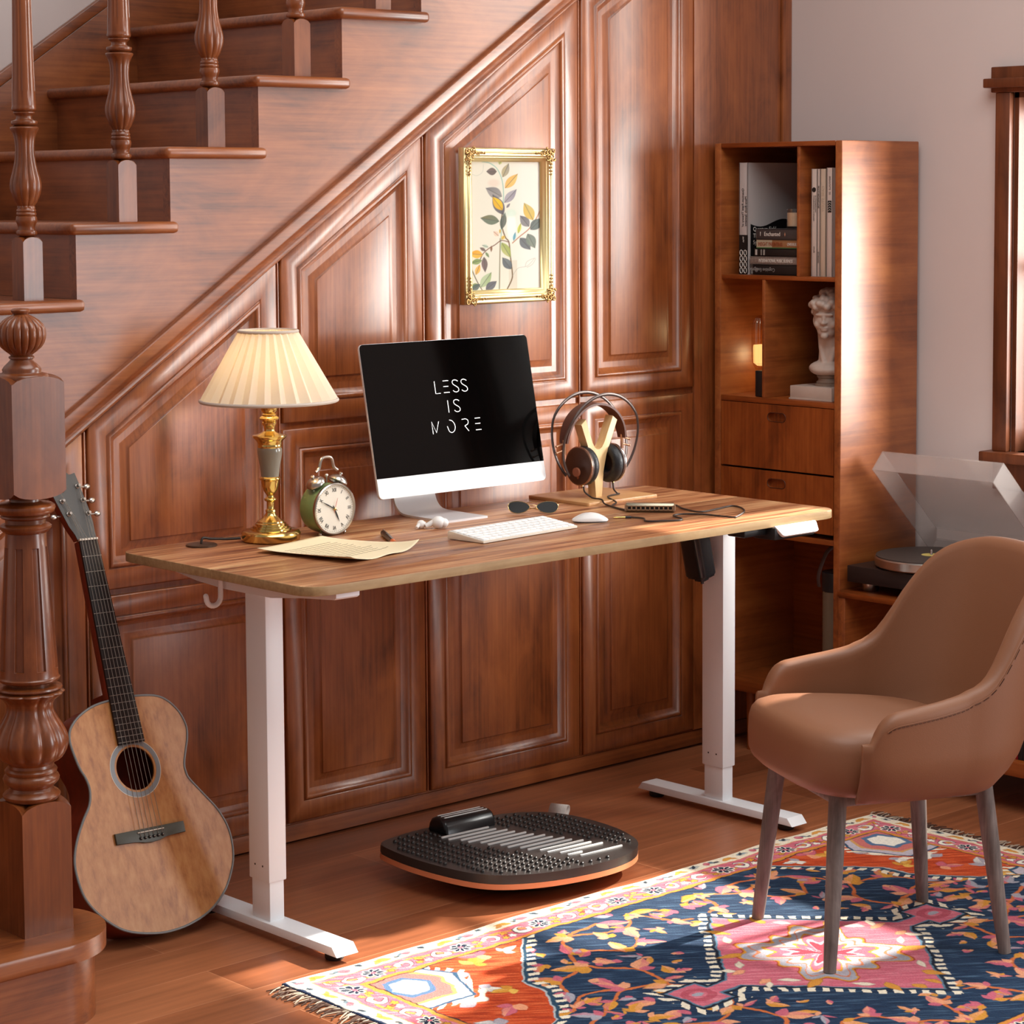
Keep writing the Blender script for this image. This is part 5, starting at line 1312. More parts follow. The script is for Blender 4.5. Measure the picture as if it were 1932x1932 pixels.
# ------------------------------------------------------------------ rug
RX0, RX1, RY1, RY0, RH = .850, 2.650, -.780, -1.980, .0075
def hash01(a, b=0.0): return np.mod(np.sin(a * 127.1 + b * 311.7) * 43758.5453, 1.0)
def vnoise(x, y, s):
    x = x * s; y = y * s; xi = np.floor(x); yi = np.floor(y); fx = x - xi; fy = y - yi
    fx = fx * fx * (3 - 2 * fx); fy = fy * fy * (3 - 2 * fy)
    h = lambda i, j: hash01(xi + i, yi + j)
    return (h(0, 0) * (1 - fx) + h(1, 0) * fx) * (1 - fy) + (h(0, 1) * (1 - fx) + h(1, 1) * fx) * fy
def rug_colors(u, v):
    # u 0..1.8 along the rug, v 0..1.2 across; woven wobble first
    wob = .0060; u0, v0 = u, v
    u = u + (vnoise(u0, v0, 30) - .5) * wob * 1.6 + (vnoise(u0 + 3, v0 + 7, 110) - .5) * .0036; v = v + (vnoise(u0 + 9, v0 + 4, 30) - .5) * wob * 1.6 + (vnoise(u0 + 5, v0 + 1, 110) - .5) * .0036
    du = np.abs(u - .9); dv = np.abs(v - .6)
    P = Paint(u, v, (36, 56, 82)); P.aa = .0022
    NAVY, CREAM, PINK, RUST, GOLD, GREY, PEACH, DARK, ROSE, WHITE = (38, 60, 86), (238, 226, 202), (206, 104, 122), (198, 76, 38), (216, 150, 58), (170, 168, 178), (236, 164, 124), (30, 38, 54), (172, 62, 78), (244, 238, 224)
    m_ = lambda x: np.clip(x / P.aa + .5, 0, 1)
    st = vnoise(u0 + v0 * .35, v0 - u0 * .35, 1) * 0 + vnoise((u0 * .8 + v0 * .6) * .30, (v0 * .8 - u0 * .6) * 3.2, 90)
    P.put((st - .62) * 3, (92, 122, 150), .55); P.put((.38 - st) * 3, (24, 36, 58), .7)
    # quarter-folded drawing
    Q = Paint(du, dv, NAVY); Q.c = P.c; Q.aa = P.aa
    # vines
    vin = [[(.30, .0), (.36, .08), (.44, .12), (.50, .09), (.58, .05), (.66, .02)], [(.36, .08), (.34, .18), (.40, .26), (.38, .34), (.30, .42), (.20, .44)], [(.40, .26), (.50, .24), (.54, .18)], [(.30, .42), (.18, .38), (.10, .44), (.02, .40)],
           [(.18, .38), (.22, .30), (.28, .28)], [(.44, .12), (.52, .15), (.60, .10)], [(.28, .28), (.33, .33)], [(.10, .44), (.07, .35), (.03, .33)]]
    for p in vin: Q.line(catmull(p, 6, False), .0042, (206, 112, 62))
    fl = [(.36, .085, .3, .060, .016), (.44, .125, 1.2, .070, .018), (.50, .09, -.6, .060, .016), (.58, .05, .8, .060, .015), (.34, .18, 2.4, .070, .018), (.405, .26, .5, .075, .020), (.38, .34, 2.2, .070, .018), (.30, .42, .2, .065, .017), (.20, .44, -2.6, .070, .018), (.50, .24, .9, .060, .017), (.54, .18, -.9, .055, .015),
          (.18, .38, -1.2, .065, .018), (.10, .44, -2.9, .065, .017), (.02, .40, -.4, .055, .015), (.28, .28, 1.9, .06, .017), (.22, .30, -2.4, .055, .015), (.60, .10, 0.3, .055, .014), (.66, .02, .5, .06, .014), (.45, .03, .4, .060, .016), (.52, .02, 2.6, .055, .014), (.33, .33, -.3, .05, .015), (.24, .36, 1.5, .05, .014), (.44, .20, -1.6, .05, .014), (.46, .33, -.5, .05, .014), (.14, .46, .6, .045, .012), (.07, .35, -1.9, .05, .014), (.31, .12, 2.0, .05, .014), (.40, .42, .2, .05, .013), (.55, .10, 2.2, .045, .013)]
    rn = random.Random(21)
    for _ in range(46):
        x, y = rn.uniform(.02, .70), rn.uniform(.02, .46)
        fl.append((x, y, rn.uniform(-PI, PI), rn.uniform(.022, .050), rn.uniform(.007, .015)))
    pal = [(PEACH, GOLD, DARK), (PINK, PEACH, DARK), (GOLD, PINK, DARK), (GREY, PINK, DARK), (PEACH, PINK, ROSE), (GOLD, PEACH, DARK), (PINK, GOLD, DARK)]
    for i, (x, y, a, l, w) in enumerate(fl):
        c1, c2, oc = pal[i % 7]
        Q.leaf(x, y, a, l, w, c1, c2, a=.95, outline=oc if i % 3 == 0 else None)
        Q.leaf(x, y, a + 1.1, l * .55, w * .7, c2, None, a=.9)
        if i % 2: Q.leaf(x, y, a - 1.0, l * .55, w * .7, c1, None, a=.9)
    # central medallion: lozenge with a hooked pendant on either side
    dm = 1 - du / .278 - dv / .300
    med = np.maximum(dm * .20, np.maximum(np.minimum(.33 - du, .016 - dv), np.minimum(np.minimum(.405 - du, du - .325), .048 - np.abs(dv))))
    tooth = (np.abs(np.mod((du - dv) * 26, 1) - .5) < .27)
    Q.put(m_(med + .030) * m_(-med - .010) * tooth, CREAM); Q.put(m_(med + .013), CREAM, .0); Q.put(m_(med + .012), DARK); Q.put(m_(med + .0045), (96, 128, 150)); Q.put(m_(med), PINK)
    Q.put(m_(med) * np.clip((st - .5) * 3, 0, 1), (226, 142, 152), .8)
    Q.put(m_(.014 - np.hypot(du - .365, dv * 1.6)) , GREY); Q.put(m_(.010 - np.abs(np.hypot(du - .365, dv * 1.2) - .03)) * (du > .33), ROSE, .6)
    th = np.arctan2(dv, du); rr = np.hypot(du, dv * .95)
    lob = rr - .135 * (1 + .20 * np.cos(4 * th + PI) + .12 * np.cos(12 * th))
    Q.put(m_(-(lob - .010)), (178, 76, 44)); Q.put(m_(-(lob - .006)), GOLD); Q.put(m_(-lob), GREY); Q.put(m_(-(lob + .020)), (214, 128, 90)); Q.put(m_(-(lob + .026)), (186, 178, 186)); Q.put(m_(-(lob + .050)), GOLD); Q.put(m_(-(lob + .058)), PINK); Q.put(m_(-(lob + .085)), GREY); Q.put(m_(-(lob + .10)), ROSE)
    for x, y, a, l, w, c_ in ((.12, .10, .3, .07, .014, GOLD), (.05, .20, 1.2, .06, .013, GOLD), (.19, .03, .1, .05, .012, PEACH), (.10, .16, 2.2, .05, .010, CREAM), (.16, .08, -.8, .05, .010, CREAM), (.02, .24, 1.5, .04, .012, GOLD), (.21, .04, .9, .04, .01, CREAM)):
        Q.leaf(x, y, a, l, w, c_, None, a=.95, outline=DARK)
    # rust coloured corners
    bu_ = np.interp(dv, [0, .036, .090, .211, .286, .474, .6], [.762, .742, .654, .566, .558, .383, .30])
    sp = (du - bu_) * .78
    tooth2 = (np.abs(np.mod((dv - du * .4) * 34, 1) - .5) < .25)
    Q.put(m_(sp + .030) * m_(-sp - .010) * tooth2, CREAM); Q.put(m_(sp + .012), (44, 74, 96)); Q.put(m_(sp + .004), (180, 188, 190)); Q.put(m_(sp), RUST)
    insp = m_(sp - .004)
    Q.put(insp * np.clip((st - .5) * 4, 0, 1), (224, 106, 62), .7); Q.put(insp * np.clip((.42 - st) * 4, 0, 1), (150, 46, 26), .7)
    for i, (x, y, a, l, w) in enumerate(((.62, .38, .6, .07, .02), (.56, .43, 2.6, .06, .016), (.70, .26, 1.3, .07, .02), (.66, .20, -.6, .06, .017), (.74, .14, .9, .06, .018), (.72, .08, -1.2, .05, .016), (.64, .31, -2.2, .05, .016), (.50, .46, .4, .06, .016), (.77, .05, 1.8, .05, .014), (.60, .27, .2, .05, .014), (.46, .45, 2.9, .05, .014))):
        c1, c2 = ((GREY, WHITE), (GOLD, (234, 190, 90)), (WHITE, GREY), (PINK, PEACH))[i % 4]
        q = Q.c.copy(); Q.leaf(x, y, a, l, w, c1, c2, a=.95, outline=DARK); Q.leaf(x, y, a + 1.3, l * .6, w * .8, c1, None, a=.9, outline=DARK); Q.leaf(x, y, a - 1.2, l * .6, w * .8, c2, None, a=.9)
    # lobed grey half shields in the corners
    for cx_, cy_, R_ in ((.735, .415, .105), (.79, .0, .07)):
        d = np.maximum(np.abs(du - cx_) * .9 + np.abs(dv - cy_) * .45, np.abs(dv - cy_) * .95) - R_
        tq = (np.abs(np.mod((du + dv) * 30, 1) - .5) < .25)
        Q.put(m_(-(d - .024)) * m_(d - .006) * tq * m_(sp), CREAM); Q.put(m_(-(d - .007)) * m_(sp), (52, 84, 112)); Q.put(m_(-d) * m_(sp), (196, 186, 196)); Q.put(m_(-(d + .022)) * m_(sp), (212, 160, 96)); Q.put(m_(-(d + .030)) * m_(sp), (206, 116, 110)); Q.put(m_(-(d + .055)) * m_(sp), (88, 116, 150)); Q.put(m_(-(d + .068)) * m_(sp), WHITE)
    # borders
    eu = .9 - du; ev = .6 - dv; d = np.minimum(eu, ev)
    s = np.where(ev < eu, du, dv + .03)
    Q.put(m_(.1185 - d), DARK); Q.put(m_(.1150 - d), (216, 140, 62)); Q.put(m_(.1040 - d), PINK); Q.put(m_(.1040 - d) * np.clip((st - .5) * 3, 0, 1), (228, 150, 160), .7)
    wave = .074 + .016 * np.sin(s * 2 * PI / .225)
    Q.put(m_(.0045 - np.abs(d - wave)) * m_(.104 - d) , (216, 150, 70), .9)
    B2 = Paint(np.mod(s, .225), d, NAVY); B2.c = Q.c; B2.aa = .0020
    keep = B2.c.copy(); inb = (m_(.1150 - d) * m_(d - .0445))[:, None]
    x, y = B2.X, B2.Y
    r1 = np.hypot((x - .056) * .92, y - .075)
    B2.put(np.clip((.0275 - r1) / .002, 0, 1), WHITE, .0)
    a1 = np.arctan2(y - .075, x - .056)
    pet = np.abs(np.sin(4 * a1))
    B2.put(np.clip((.0265 * (.70 + .30 * pet) - r1) / .002, 0, 1), WHITE); B2.put(np.clip((.0235 * (.50 + .50 * pet) - r1) / .002, 0, 1) * (pet > .35), (34, 44, 66)); B2.put(np.clip((.0065 - r1) / .002, 0, 1), PINK)
    for cx_, sg in ((.112, 1), (.205, -1)):
        rc = np.hypot(x - cx_, (y - .076) * 1.15); ac = np.arctan2((y - .076) * sg, (x - cx_) * sg)
        ring = np.abs(rc - .0165) - .0062 * np.clip((ac + PI) / 4.2, 0, 1)
        okm = (ac > -2.4).astype(float)
        B2.put(np.clip(-(ring - .0024) / .002 + .5, 0, 1) * okm, DARK); B2.put(np.clip(-ring / .002 + .5, 0, 1) * okm, WHITE)
    for cx_, cy_, c_, q in ((.160, .068, GOLD, 1), (.150, .086, WHITE, 1), (.172, .088, GOLD, .9), (.163, .078, (206, 84, 60), .6), (.020, .090, GOLD, .8), (.012, .064, (224, 160, 90), .8)):
        rq = np.hypot(x - cx_, (y - cy_) * 1.2) - .0095 * q * (1 + .25 * np.sin(5 * np.arctan2(y - cy_, x - cx_)))
        B2.put(np.clip(-(rq - .0018) / .002 + .5, 0, 1), DARK); B2.put(np.clip(-rq / .002 + .5, 0, 1), c_)
    Q.c = keep * (1 - inb) + B2.c * inb
    Q.put(m_(.0450 - d), (222, 142, 96)); Q.put(m_(.0415 - d), CREAM)
    C2 = Paint(np.mod(s, .16), d, CREAM); C2.c = Q.c; C2.aa = .0018
    keep = C2.c.copy(); inb = m_(.0410 - d)[:, None]
    C2.leaf(.006, .028, -.25, .046, .0085, GOLD, (230, 172, 80), a=.95); C2.leaf(.030, .020, .5, .03, .007, (206, 140, 60), None)
    C2.leaf(.070, .016, .25, .034, .0080, (120, 146, 160), CREAM, outline=DARK); C2.leaf(.078, .024, -.7, .022, .006, DARK, None)
    C2.leaf(.112, .026, -.15, .030, .0095, PINK, ROSE, outline=DARK); C2.leaf(.134, .016, .6, .024, .006, (84, 108, 124), None); C2.leaf(.146, .030, -.4, .022, .005, DARK, None)
    Q.c = keep * (1 - inb) + C2.c * inb
    Q.put(m_(.0055 - eu), (48, 62, 92))
    c = Q.c * (.90 + .20 * hash01(np.floor(u0 * 380), np.floor(v0 * 380)))[:, None]
    return np.clip(c, 0, 1)
nx, ny = 900, 600
gx, gy = np.meshgrid(np.linspace(0, 1.8, nx + 1), np.linspace(1.2, 0, ny + 1))
rc_ = rug_colors(gx.ravel(), gy.ravel())
def rplace(i, j):
    x = RX0 + 1.8 * i / nx; y = RY0 + 1.2 * j / ny
    e = np.minimum(np.minimum(i, nx - i), np.minimum(j, ny - j)); z = np.where(e == 0, .0006, RH - .0035 * np.exp(-e * .9))
    y = y + .004 * np.sin(x * 9.0) * (j / ny) ** 8 + .003 * np.sin(x * 23) * (j / ny) ** 8
    x = x + .003 * np.sin(y * 21) * ((i / nx) ** 8)
    return np.stack([x, y, z], 1)
rug = grid_picture('rug', M_rug, nx, ny, rplace, rc_)
tag(rug, 'persian style rug in navy, rust, pink and cream lying on the plank floor', 'rug')
bm = NB(); rnd = random.Random(2)
for side in (-1, 1):
    for k in range(240):
        y = RY0 + .004 + 1.192 * k / 239; x = RX0 if side < 0 else RX1
        L_ = rnd.uniform(.030, .052); a = rnd.uniform(-.9, .9)
        P = [(x, y, .004), (x + side * L_ * .35, y + math.sin(a) * .008, .005), (x + side * L_ * .7, y + math.sin(a) * .018 + rnd.uniform(-.004, .004), .0035), (x + side * L_, y + math.sin(a) * .022 + rnd.uniform(-.008, .008), .0018)]
        tube(bm, P, [.0016, .0016, .0014, .0010], 5, mi=0 if rnd.random() < .55 else 1)
fr_ = obj('fringe', bm, [plain('dark fringe yarn', (84, 58, 46), .9), plain('pale fringe yarn', (196, 176, 154), .9)], rug); fr_['kind'] = 'stuff'

# ------------------------------------------------------------------ balance board
BBd = thing('balance_board', 'black studded balance board with a copper coloured rim under the desk', 'balance board', (1.70, -.53, 0))
ol_ = [(1.440, -.372), (1.430, -.46), (1.436, -.560), (1.458, -.650), (1.500, -.705), (1.58, -.745), (1.68, -.765), (1.78, -.766), (1.865, -.742), (1.925, -.690), (1.958, -.605), (1.966, -.52), (1.958, -.445), (1.930, -.385), (1.875, -.345), (1.80, -.325), (1.72, -.318), (1.60, -.315), (1.50, -.328), (1.455, -.345)]
OL = catmull(ol_, 4); bc_ = Vector((1.70, -.54))
def sc_ol(k): return [tuple(bc_ + (Vector(p) - bc_) * k) for p in OL]
TI = Matrix.Translation((1.70, -.54, .030)) @ Matrix.Rotation(math.radians(1.0), 4, 'X') @ Matrix.Rotation(math.radians(1.2), 4, 'Y') @ Matrix.Translation((-1.70, .54, 0))
bm = NB(); prism(bm, OL, .008, .020, TI, .002); obj('wood_rim', bm, M_orange, BBd)
bm = NB(); prism(bm, sc_ol(.998), .0205, .040, TI, .0045, 3)
nub = bm
def inside(x, y, k=.93):
    P = sc_ol(k); c_ = False; n = len(P)
    for i in range(n):
        x1, y1 = P[i]; x2, y2 = P[(i + 1) % n]
        if (y1 > y) != (y2 > y) and x < (x2 - x1) * (y - y1) / (y2 - y1) + x1: c_ = not c_
    return c_
def in_rib(x, y):
    return y < -.395 and y > -.735 and 1.575 + (-.395 - y) * .45 - .02 < x < 1.735 + (-.395 - y) * .42 + .02
for iy in range(30):
    for ix in range(22):
        x = 1.43 + ix * .0262 + (iy % 2) * .0; y = -.33 - iy * .0155
        if not inside(x, y) or in_rib(x, y) or (1.60 < x < 1.765 and y > -.40): continue
        g = bmesh.ops.create_icosphere(bm, subdivisions=1, radius=.0050, matrix=TI @ Matrix.Translation((x, y, .0405)) @ Matrix.Diagonal((1, 1, 1.25, 1)))
obj('studded_mat', bm, M_pad, BBd, smooth=60)
bm = NB()
for i in range(15):
    y = -.402 - i * .0215; x0 = 1.585 + i * .0105 - (i % 2) * .008; x1 = 1.730 + i * .0095 - (i % 2) * .006
    if i == 13: x1 = x0 + .045
    prism(bm, rrect(x0, x1, y - .0022, y + .0022, .0021, 3), .0398, .0432, TI)
obj('ribs', bm, M_rib, BBd); bpy.data.objects['ribs'].name = 'massage_rib'
bm = NB()
P = [(x, z) for x, z in ((-.034, .040), (-.030, .058), (-.022, .070), (-.010, .0755), (.010, .0755), (.022, .070), (.030, .058), (.034, .040))]
prism(bm, P, 1.606, 1.760, TI @ fr((0, -.362, 0), (0, 1, 0), (0, 0, 1), (1, 0, 0)), .008, 3); obj('arch_bump', bm, M_blackg, BBd, smooth=60)
bm = NB()
for q in (-.012, 0, .012): tube(bm, [TI @ Vector((1.618, -.362 + q, .0752)), TI @ Vector((1.748, -.362 + q, .0752))], .0013, 6)
obj('bump_line', bm, M_rib, BBd)
bm = NB(); lathe(bm, [(.12, .0005), (.17, .010), (.20, .030), (.20, .0375)], 1.70, -.54, 48, mat=Matrix.Translation((0, 0, 0))); obj('rocker_base', bm, M_black, BBd)
bm = NB(); lp_ = catmull([(0, .004), (.012, .012), (.020, .026), (.030, .033), (.040, .030), (.043, .020), (.036, .010), (.022, .004), (.006, .000)], 4, False)
rows = []
la = Vector((.93, .37, 0)).normalized(); lb = Vector((-.37, .93, 0))
for s_a, z in lp_: rows.append([bm.verts.new(Vector((1.950, -.392, .044)) + la * s_a + lb * q + Vector((0, 0, z))) for q in (-.022, .022)])
for a, b in zip(rows[:-1], rows[1:]): bm.faces.new((a[0], a[1], b[1], b[0]))
lo_ = obj('pull_loop', bm, M_strap, BBd, smooth=60); md = lo_.modifiers.new('s', 'SOLIDIFY'); md.thickness = .0022

# ------------------------------------------------------------------ chair
cO = Vector((1.917, -1.390, 0)); cF = Vector((-.9007, .4344, 0)); cL = Vector((-.4344, -.9007, 0))
CM = fr(cO, cF, cL, (0, 0, 1))
Ch = thing('dining_chair', 'tan leather tub chair with grey ash legs standing on the rug', 'chair', tuple(cO))
_ha = catmull([(0, .806), (.15, .801), (.262, .780), (.330, .745), (.383, .690), (.427, .630), (.468, .588), (.53, .563), (.64, .550), (.78, .541), (1.0, .528)], 12, False)
HT = ([p[0] for p in _ha], [p[1] for p in _ha])
def plan(s):     # s -1 right arm front .. 0 back .. 1 left arm front ; rounded U of the shell's middle line at seat height
    a = abs(s); sg = 1 if s >= 0 else -1
    if a < .52:
        t = a / .52 * PI / 2; f = -.052 - .178 * math.cos(t) ** .85; l = .252 * math.sin(t) ** .80
    else:
        q = (a - .52) / .48; f = -.052 + .196 * q; l = .252 + .012 * math.sin(q * PI * .8) - .004 * q
    return f, sg * l
def sstep(a, b, x):
    t = max(0, min(1, (x - a) / (b - a))); return t * t * (3 - 2 * t)
def htop(s):
    a = abs(s)
    return float(np.interp(a, HT[0], HT[1]))
    h = .565 + (.800 - .565) * (1 - sstep(.16, .66, a)) - .030 * max(0, (a - .66) / .34)
    return h
def hbot(s): return .352 + .030 * (1 - abs(s)) * (1 - sstep(.0, .5, abs(s)))
bm = NB(); NS = 96; rings = []; NV = 14; thk = .021
for i in range(NS + 1):
    s = -1 + 2 * i / NS; f, l = plan(s); e = .004; f2, l2 = plan(max(-1, s - e)); f3, l3 = plan(min(1, s + e))
    t = Vector((f3 - f2, l3 - l2)).normalized(); n = Vector((-t.y, t.x))
    c0 = Vector((-.02, 0)); 
    if n.dot(Vector((f, l)) - c0) < 0: n = -n
    H = htop(s); z0 = hbot(s); a = abs(s)
    end = max(0, (a - .86) / .14)
    H = z0 + (H - z0) * (1 - .30 * end ** 3.0) if end > 0 else H
    lean = .085 * (1 - sstep(.15, .75, a)); flare = .012
    ring = []
    tk = thk * (1 - .25 * end ** 3)
    def P(z, off):
        q = (z - .36) / .44
        k = lean * max(0, q) ** 1.15
        o = flare * q + off - .040 * (1 - min(1, max(0, (z - z0) / .09))) ** 2 * (1)
        return CM @ Vector((f + n.x * o - k * 1.0, l * (1 - .05 * max(0, q) ** 2 * (1 - a)) + n.y * o, z))
    for k in range(NV + 1): z = z0 + (H - tk - z0) * k / NV; ring.append(P(z, tk))
    for k in range(1, 7): b = PI * k / 7; ring.append(P(H - tk + tk * math.sin(b), tk * math.cos(b)))
    for k in range(NV + 1): z = z0 + (H - tk - z0) * (NV - k) / NV; ring.append(P(z, -tk))
    for k in range(1, 4): ring.append(P(z0 - .004 * math.sin(PI * k / 4), -tk + 2 * tk * k / 4))
    rings.append([bm.verts.new(p) for p in ring])
L_ = len(rings[0])
for a, b in zip(rings[:-1], rings[1:]):
    for k in range(L_): bm.faces.new((a[k], a[(k + 1) % L_], b[(k + 1) % L_], b[k]))
for r in (rings[0], rings[-1]):
    cen = sum((v.co for v in r), Vector()) / L_
    inn = []
    d_ = CM.to_3x3() @ Vector((1, 0, 0))
    for v in r: inn.append(bm.verts.new(v.co + d_ * .016 + (cen - v.co) * .0 - (CM.to_3x3() @ Vector((0, 1, 0))) * 0))
    mid = [(r[k].co + (r[(NV * 2 + 6 + 2 - k) % L_].co)) / 2 for k in range(L_)]
    for k, v in enumerate(inn): v.co = v.co * .45 + (mid[k] + d_ * .019) * .55
    for k in range(L_): bm.faces.new((r[k], r[(k + 1) % L_], inn[(k + 1) % L_], inn[k]))
    try: bm.faces.new(inn)
    except ValueError: pass
shell = obj('tub_back', bm, M_leather, Ch, smooth=75)
for off in (.0215, .0235):   # twin stitching along the outer rim
    bm = NB(); pts_ = []
    for i in range(3, NS - 2):
        a = rings_co[i] if False else None
    me = shell.data
    for i in range(3, NS - 2):
        k = NV - (1 if off < .022 else 2)
        v0 = me.vertices[i * L_ + NV].co; v1 = me.vertices[i * L_ + NV - 1].co; cc = me.vertices[i * L_ + L_ - 12].co
        w = .15 if off < .022 else .45
        p = v0.lerp(v1, w); nrm_ = (v0 - me.vertices[i * L_ + NV + 7].co).normalized()
        pts_.append(p + nrm_ * .0006)
    if off < .022:
        tube(bm, pts_, .0011, 5)
        obj('seam', bm, M_leather, shell)
    else:
        for j in range(0, len(pts_) - 1, 1): tube(bm, [pts_[j].lerp(pts_[j + 1], .1), pts_[j].lerp(pts_[j + 1], .75)], .0008, 4)
        o_ = obj('stitching', bm, M_stitch, shell); o_['kind'] = 'stuff'
# seat cushion
bm = NB(); n = 72; rows = []
def seat_r(a, k):
    e = .58; c_, s_ = math.cos(a), math.sin(a)
    f = math.copysign(abs(c_) ** e, c_) ; l = math.copysign(abs(s_) ** e, s_)
    fx = .045 + f * (.194 if f > 0 else .235); w_ = .218 if f < .0 else .218 + .022 * f
    return Vector((.045 + (fx - .045) * k, l * w_ * k))
lv = [(.80, .345), (.90, .350), (.965, .362), (.995, .385), (1.0, .415), (.994, .440), (.972, .458), (.93, .4695), (.86, .4765), (.70, .4815), (.45, .484), (.2, .485)]
for k, z in lv:
    ring = []
    for i in range(n):
        p = seat_r(2 * PI * i / n, k); fr_k = (p.x - .045) / .24
        zz = z + (.010 * fr_k if z > .42 else .012 * max(0, fr_k) * (z < .37)) - (.012 * max(0, -fr_k) if z > .42 else 0)
        ring.append(bm.verts.new(CM @ Vector((p.x, p.y, zz))))
    rows.append(ring)
for a, b in zip(rows[:-1], rows[1:]):
    for i in range(n): bm.faces.new((a[i], a[(i + 1) % n], b[(i + 1) % n], b[i]))
bm.faces.new(rows[0][::-1]); bm.faces.new(rows[-1])
obj('seat', bm, M_leather, Ch, smooth=80)
for f_s, l_s in ((1, 1), (1, -1), (-1, 1), (-1, -1)):
    bm = NB(); b_ = Vector((.192 * f_s if f_s > 0 else -.191, .180 * l_s, RH - .0002)); t_ = Vector((.160 * f_s if f_s > 0 else -.155, .146 * l_s, .362))
    P = [CM @ (b_.lerp(t_, k / 6)) for k in range(7)]
    tube(bm, P, [.0128, .0142, .0155, .0165, .0175, .018, .018], 24); obj('leg', bm, M_greywood, Ch)
bm = NB()
for a, b in (((.16, .15), (.16, -.15)), ((-.155, .15), (-.155, -.15)), ((.16, .15), (-.155, .15)), ((.16, -.15), (-.155, -.15))):
    P = [CM @ Vector((a[0], a[1], .338)), CM @ Vector((b[0], b[1], .338))]
    tube(bm, P, [(.012, .009)] * 2, 12, flat=(0, 0, 1))
obj('under_frame', bm, M_greywood, Ch)

# ------------------------------------------------------------------ guitar
GO = Vector((.805, -.397, .026)); gv = Vector((0, .37139, .92848)); gnn = Vector((0, -.92848, .37139))
G0 = fr(GO, (1, 0, 0), gv, gnn)
Gt = thing('acoustic_guitar', 'acoustic guitar with a natural spruce top leaning on the wall beside the stairs', 'guitar', (.85, -.33, 0))
out = [(0.0909, 0.4871), (0.1496, 0.4769), (0.1844, 0.4459), (0.1987, 0.4088), (0.1949, 0.3805), (0.1833, 0.3535), (0.1725, 0.3266), (0.1718, 0.3105), (0.1763, 0.2938), (0.2034, 0.2545), (0.2293, 0.2153), (0.244, 0.17), (0.2405, 0.1192), (0.2222, 0.0797), (0.1948, 0.0457), (0.1498, 0.016), (0.0946, 0.0001), (0.0446, -0.0035), (0.0034, 0.0014), (-0.0409, 0.0134), (-0.0742, 0.0315), (-0.1091, 0.0661), (-0.1307, 0.1031), (-0.1372, 0.1455), (-0.1346, 0.1796), (-0.1206, 0.2149), (-0.0955, 0.2539), (-0.073, 0.2827), (-0.0645, 0.3121), (-0.0677, 0.3371), (-0.0768, 0.361), (-0.0846, 0.4046), (-0.0831, 0.43), (-0.0736, 0.4474), (-0.0498, 0.466), (-0.014, 0.4806), (0.029, 0.4864)]
OUT = catmull(out, 4)
hc = Vector((.0528, .3375)); hr = .0455
gax = (Vector((.0625, .8318)) - Vector((.0528, .3375))).normalized(); gpx = Vector((gax.y, -gax.x))
def glp(s, t): return hc + gpx * s + gax * t       # along the guitar's own axis
def hole_plate(bm, outer, hole, z, mi=0, mat=G0, flip=False):
    o_ = [bm.verts.new(mat @ Vector((x, y, z))) for x, y in outer]; h_ = [bm.verts.new(mat @ Vector((x, y, z))) for x, y in hole]
    ed = [bm.edges.new((v[i], v[(i + 1) % len(v)])) for v in (o_, h_) for i in range(len(v))]
    bmesh.ops.triangle_fill(bm, use_beauty=True, edges=ed); return o_, h_
circ = [(hc.x + hr * math.cos(2 * PI * i / 48), hc.y + hr * math.sin(2 * PI * i / 48)) for i in range(48)]
bm = NB(); _, h_ = hole_plate(bm, OUT, circ, 0)
lo_ = [bm.verts.new(G0 @ Vector((x, y, -.004))) for x, y in circ]
for i in range(48): bm.faces.new((h_[i], h_[(i + 1) % 48], lo_[(i + 1) % 48], lo_[i]))
obj('soundboard', bm, M_spruce, Gt, smooth=30)
bm = NB(); n = len(OUT); DEP = .096
a = [bm.verts.new(G0 @ Vector((x, y, -.0008))) for x, y in OUT]
cxy = Vector((.055, .22))
b = [bm.verts.new(G0 @ Vector((cxy.x + (x - cxy.x) * .995, cxy.y + (y - cxy.y) * .995, -DEP * (1 - .18 * max(0, (y - .1) / .4))))) for x, y in OUT]
for i in range(n): bm.faces.new((a[i], a[(i + 1) % n], b[(i + 1) % n], b[i]))
bm.faces.new(b)
obj('body', bm, M_mahog, Gt, smooth=40)
bm = NB(); tube(bm, [G0 @ Vector((x, y, -.0005)) for x, y in OUT], .0026, 8, closed=True); obj('edge_binding', bm, M_bind, Gt)
for nm, r0, r1, m in (('rosette', .0500, .0600, plain('grey rosette', (128, 128, 130), .4)), ('rosette_line', .0600, .0612, M_bone)):
    bm = NB(); v0 = [bm.verts.new(G0 @ Vector((hc.x + r0 * math.cos(2 * PI * i / 64), hc.y + r0 * math.sin(2 * PI * i / 64), .0005))) for i in range(64)]; v1 = [bm.verts.new(G0 @ Vector((hc.x + r1 * math.cos(2 * PI * i / 64), hc.y + r1 * math.sin(2 * PI * i / 64), .0005))) for i in range(64)]
    for i in range(64): bm.faces.new((v0[i], v0[(i + 1) % 64], v1[(i + 1) % 64], v1[i]))
    obj(nm, bm, m, Gt)
NUT = .4943; NBOT = .052
def quad(w0, t0, w1, t1, off0=0, off1=0): return [tuple(glp(-w0 + off0, t0)), tuple(glp(w0 + off0, t0)), tuple(glp(w1 + off1, t1)), tuple(glp(-w1 + off1, t1))]
bm = NB(); prism(bm, quad(.031, .150, .0215, NUT), -.020, .0022, G0, .004); prism(bm, quad(.026, .125, .029, .165), -.075, .0, G0, .006); obj('neck', bm, M_mahog, Gt)
bm = NB(); prism(bm, quad(.0320, NBOT, .0222, NUT), .0022, .0075, G0, .0006); fb = obj('fingerboard', bm, M_ebony, Gt)
SC = NUT - (-.145)
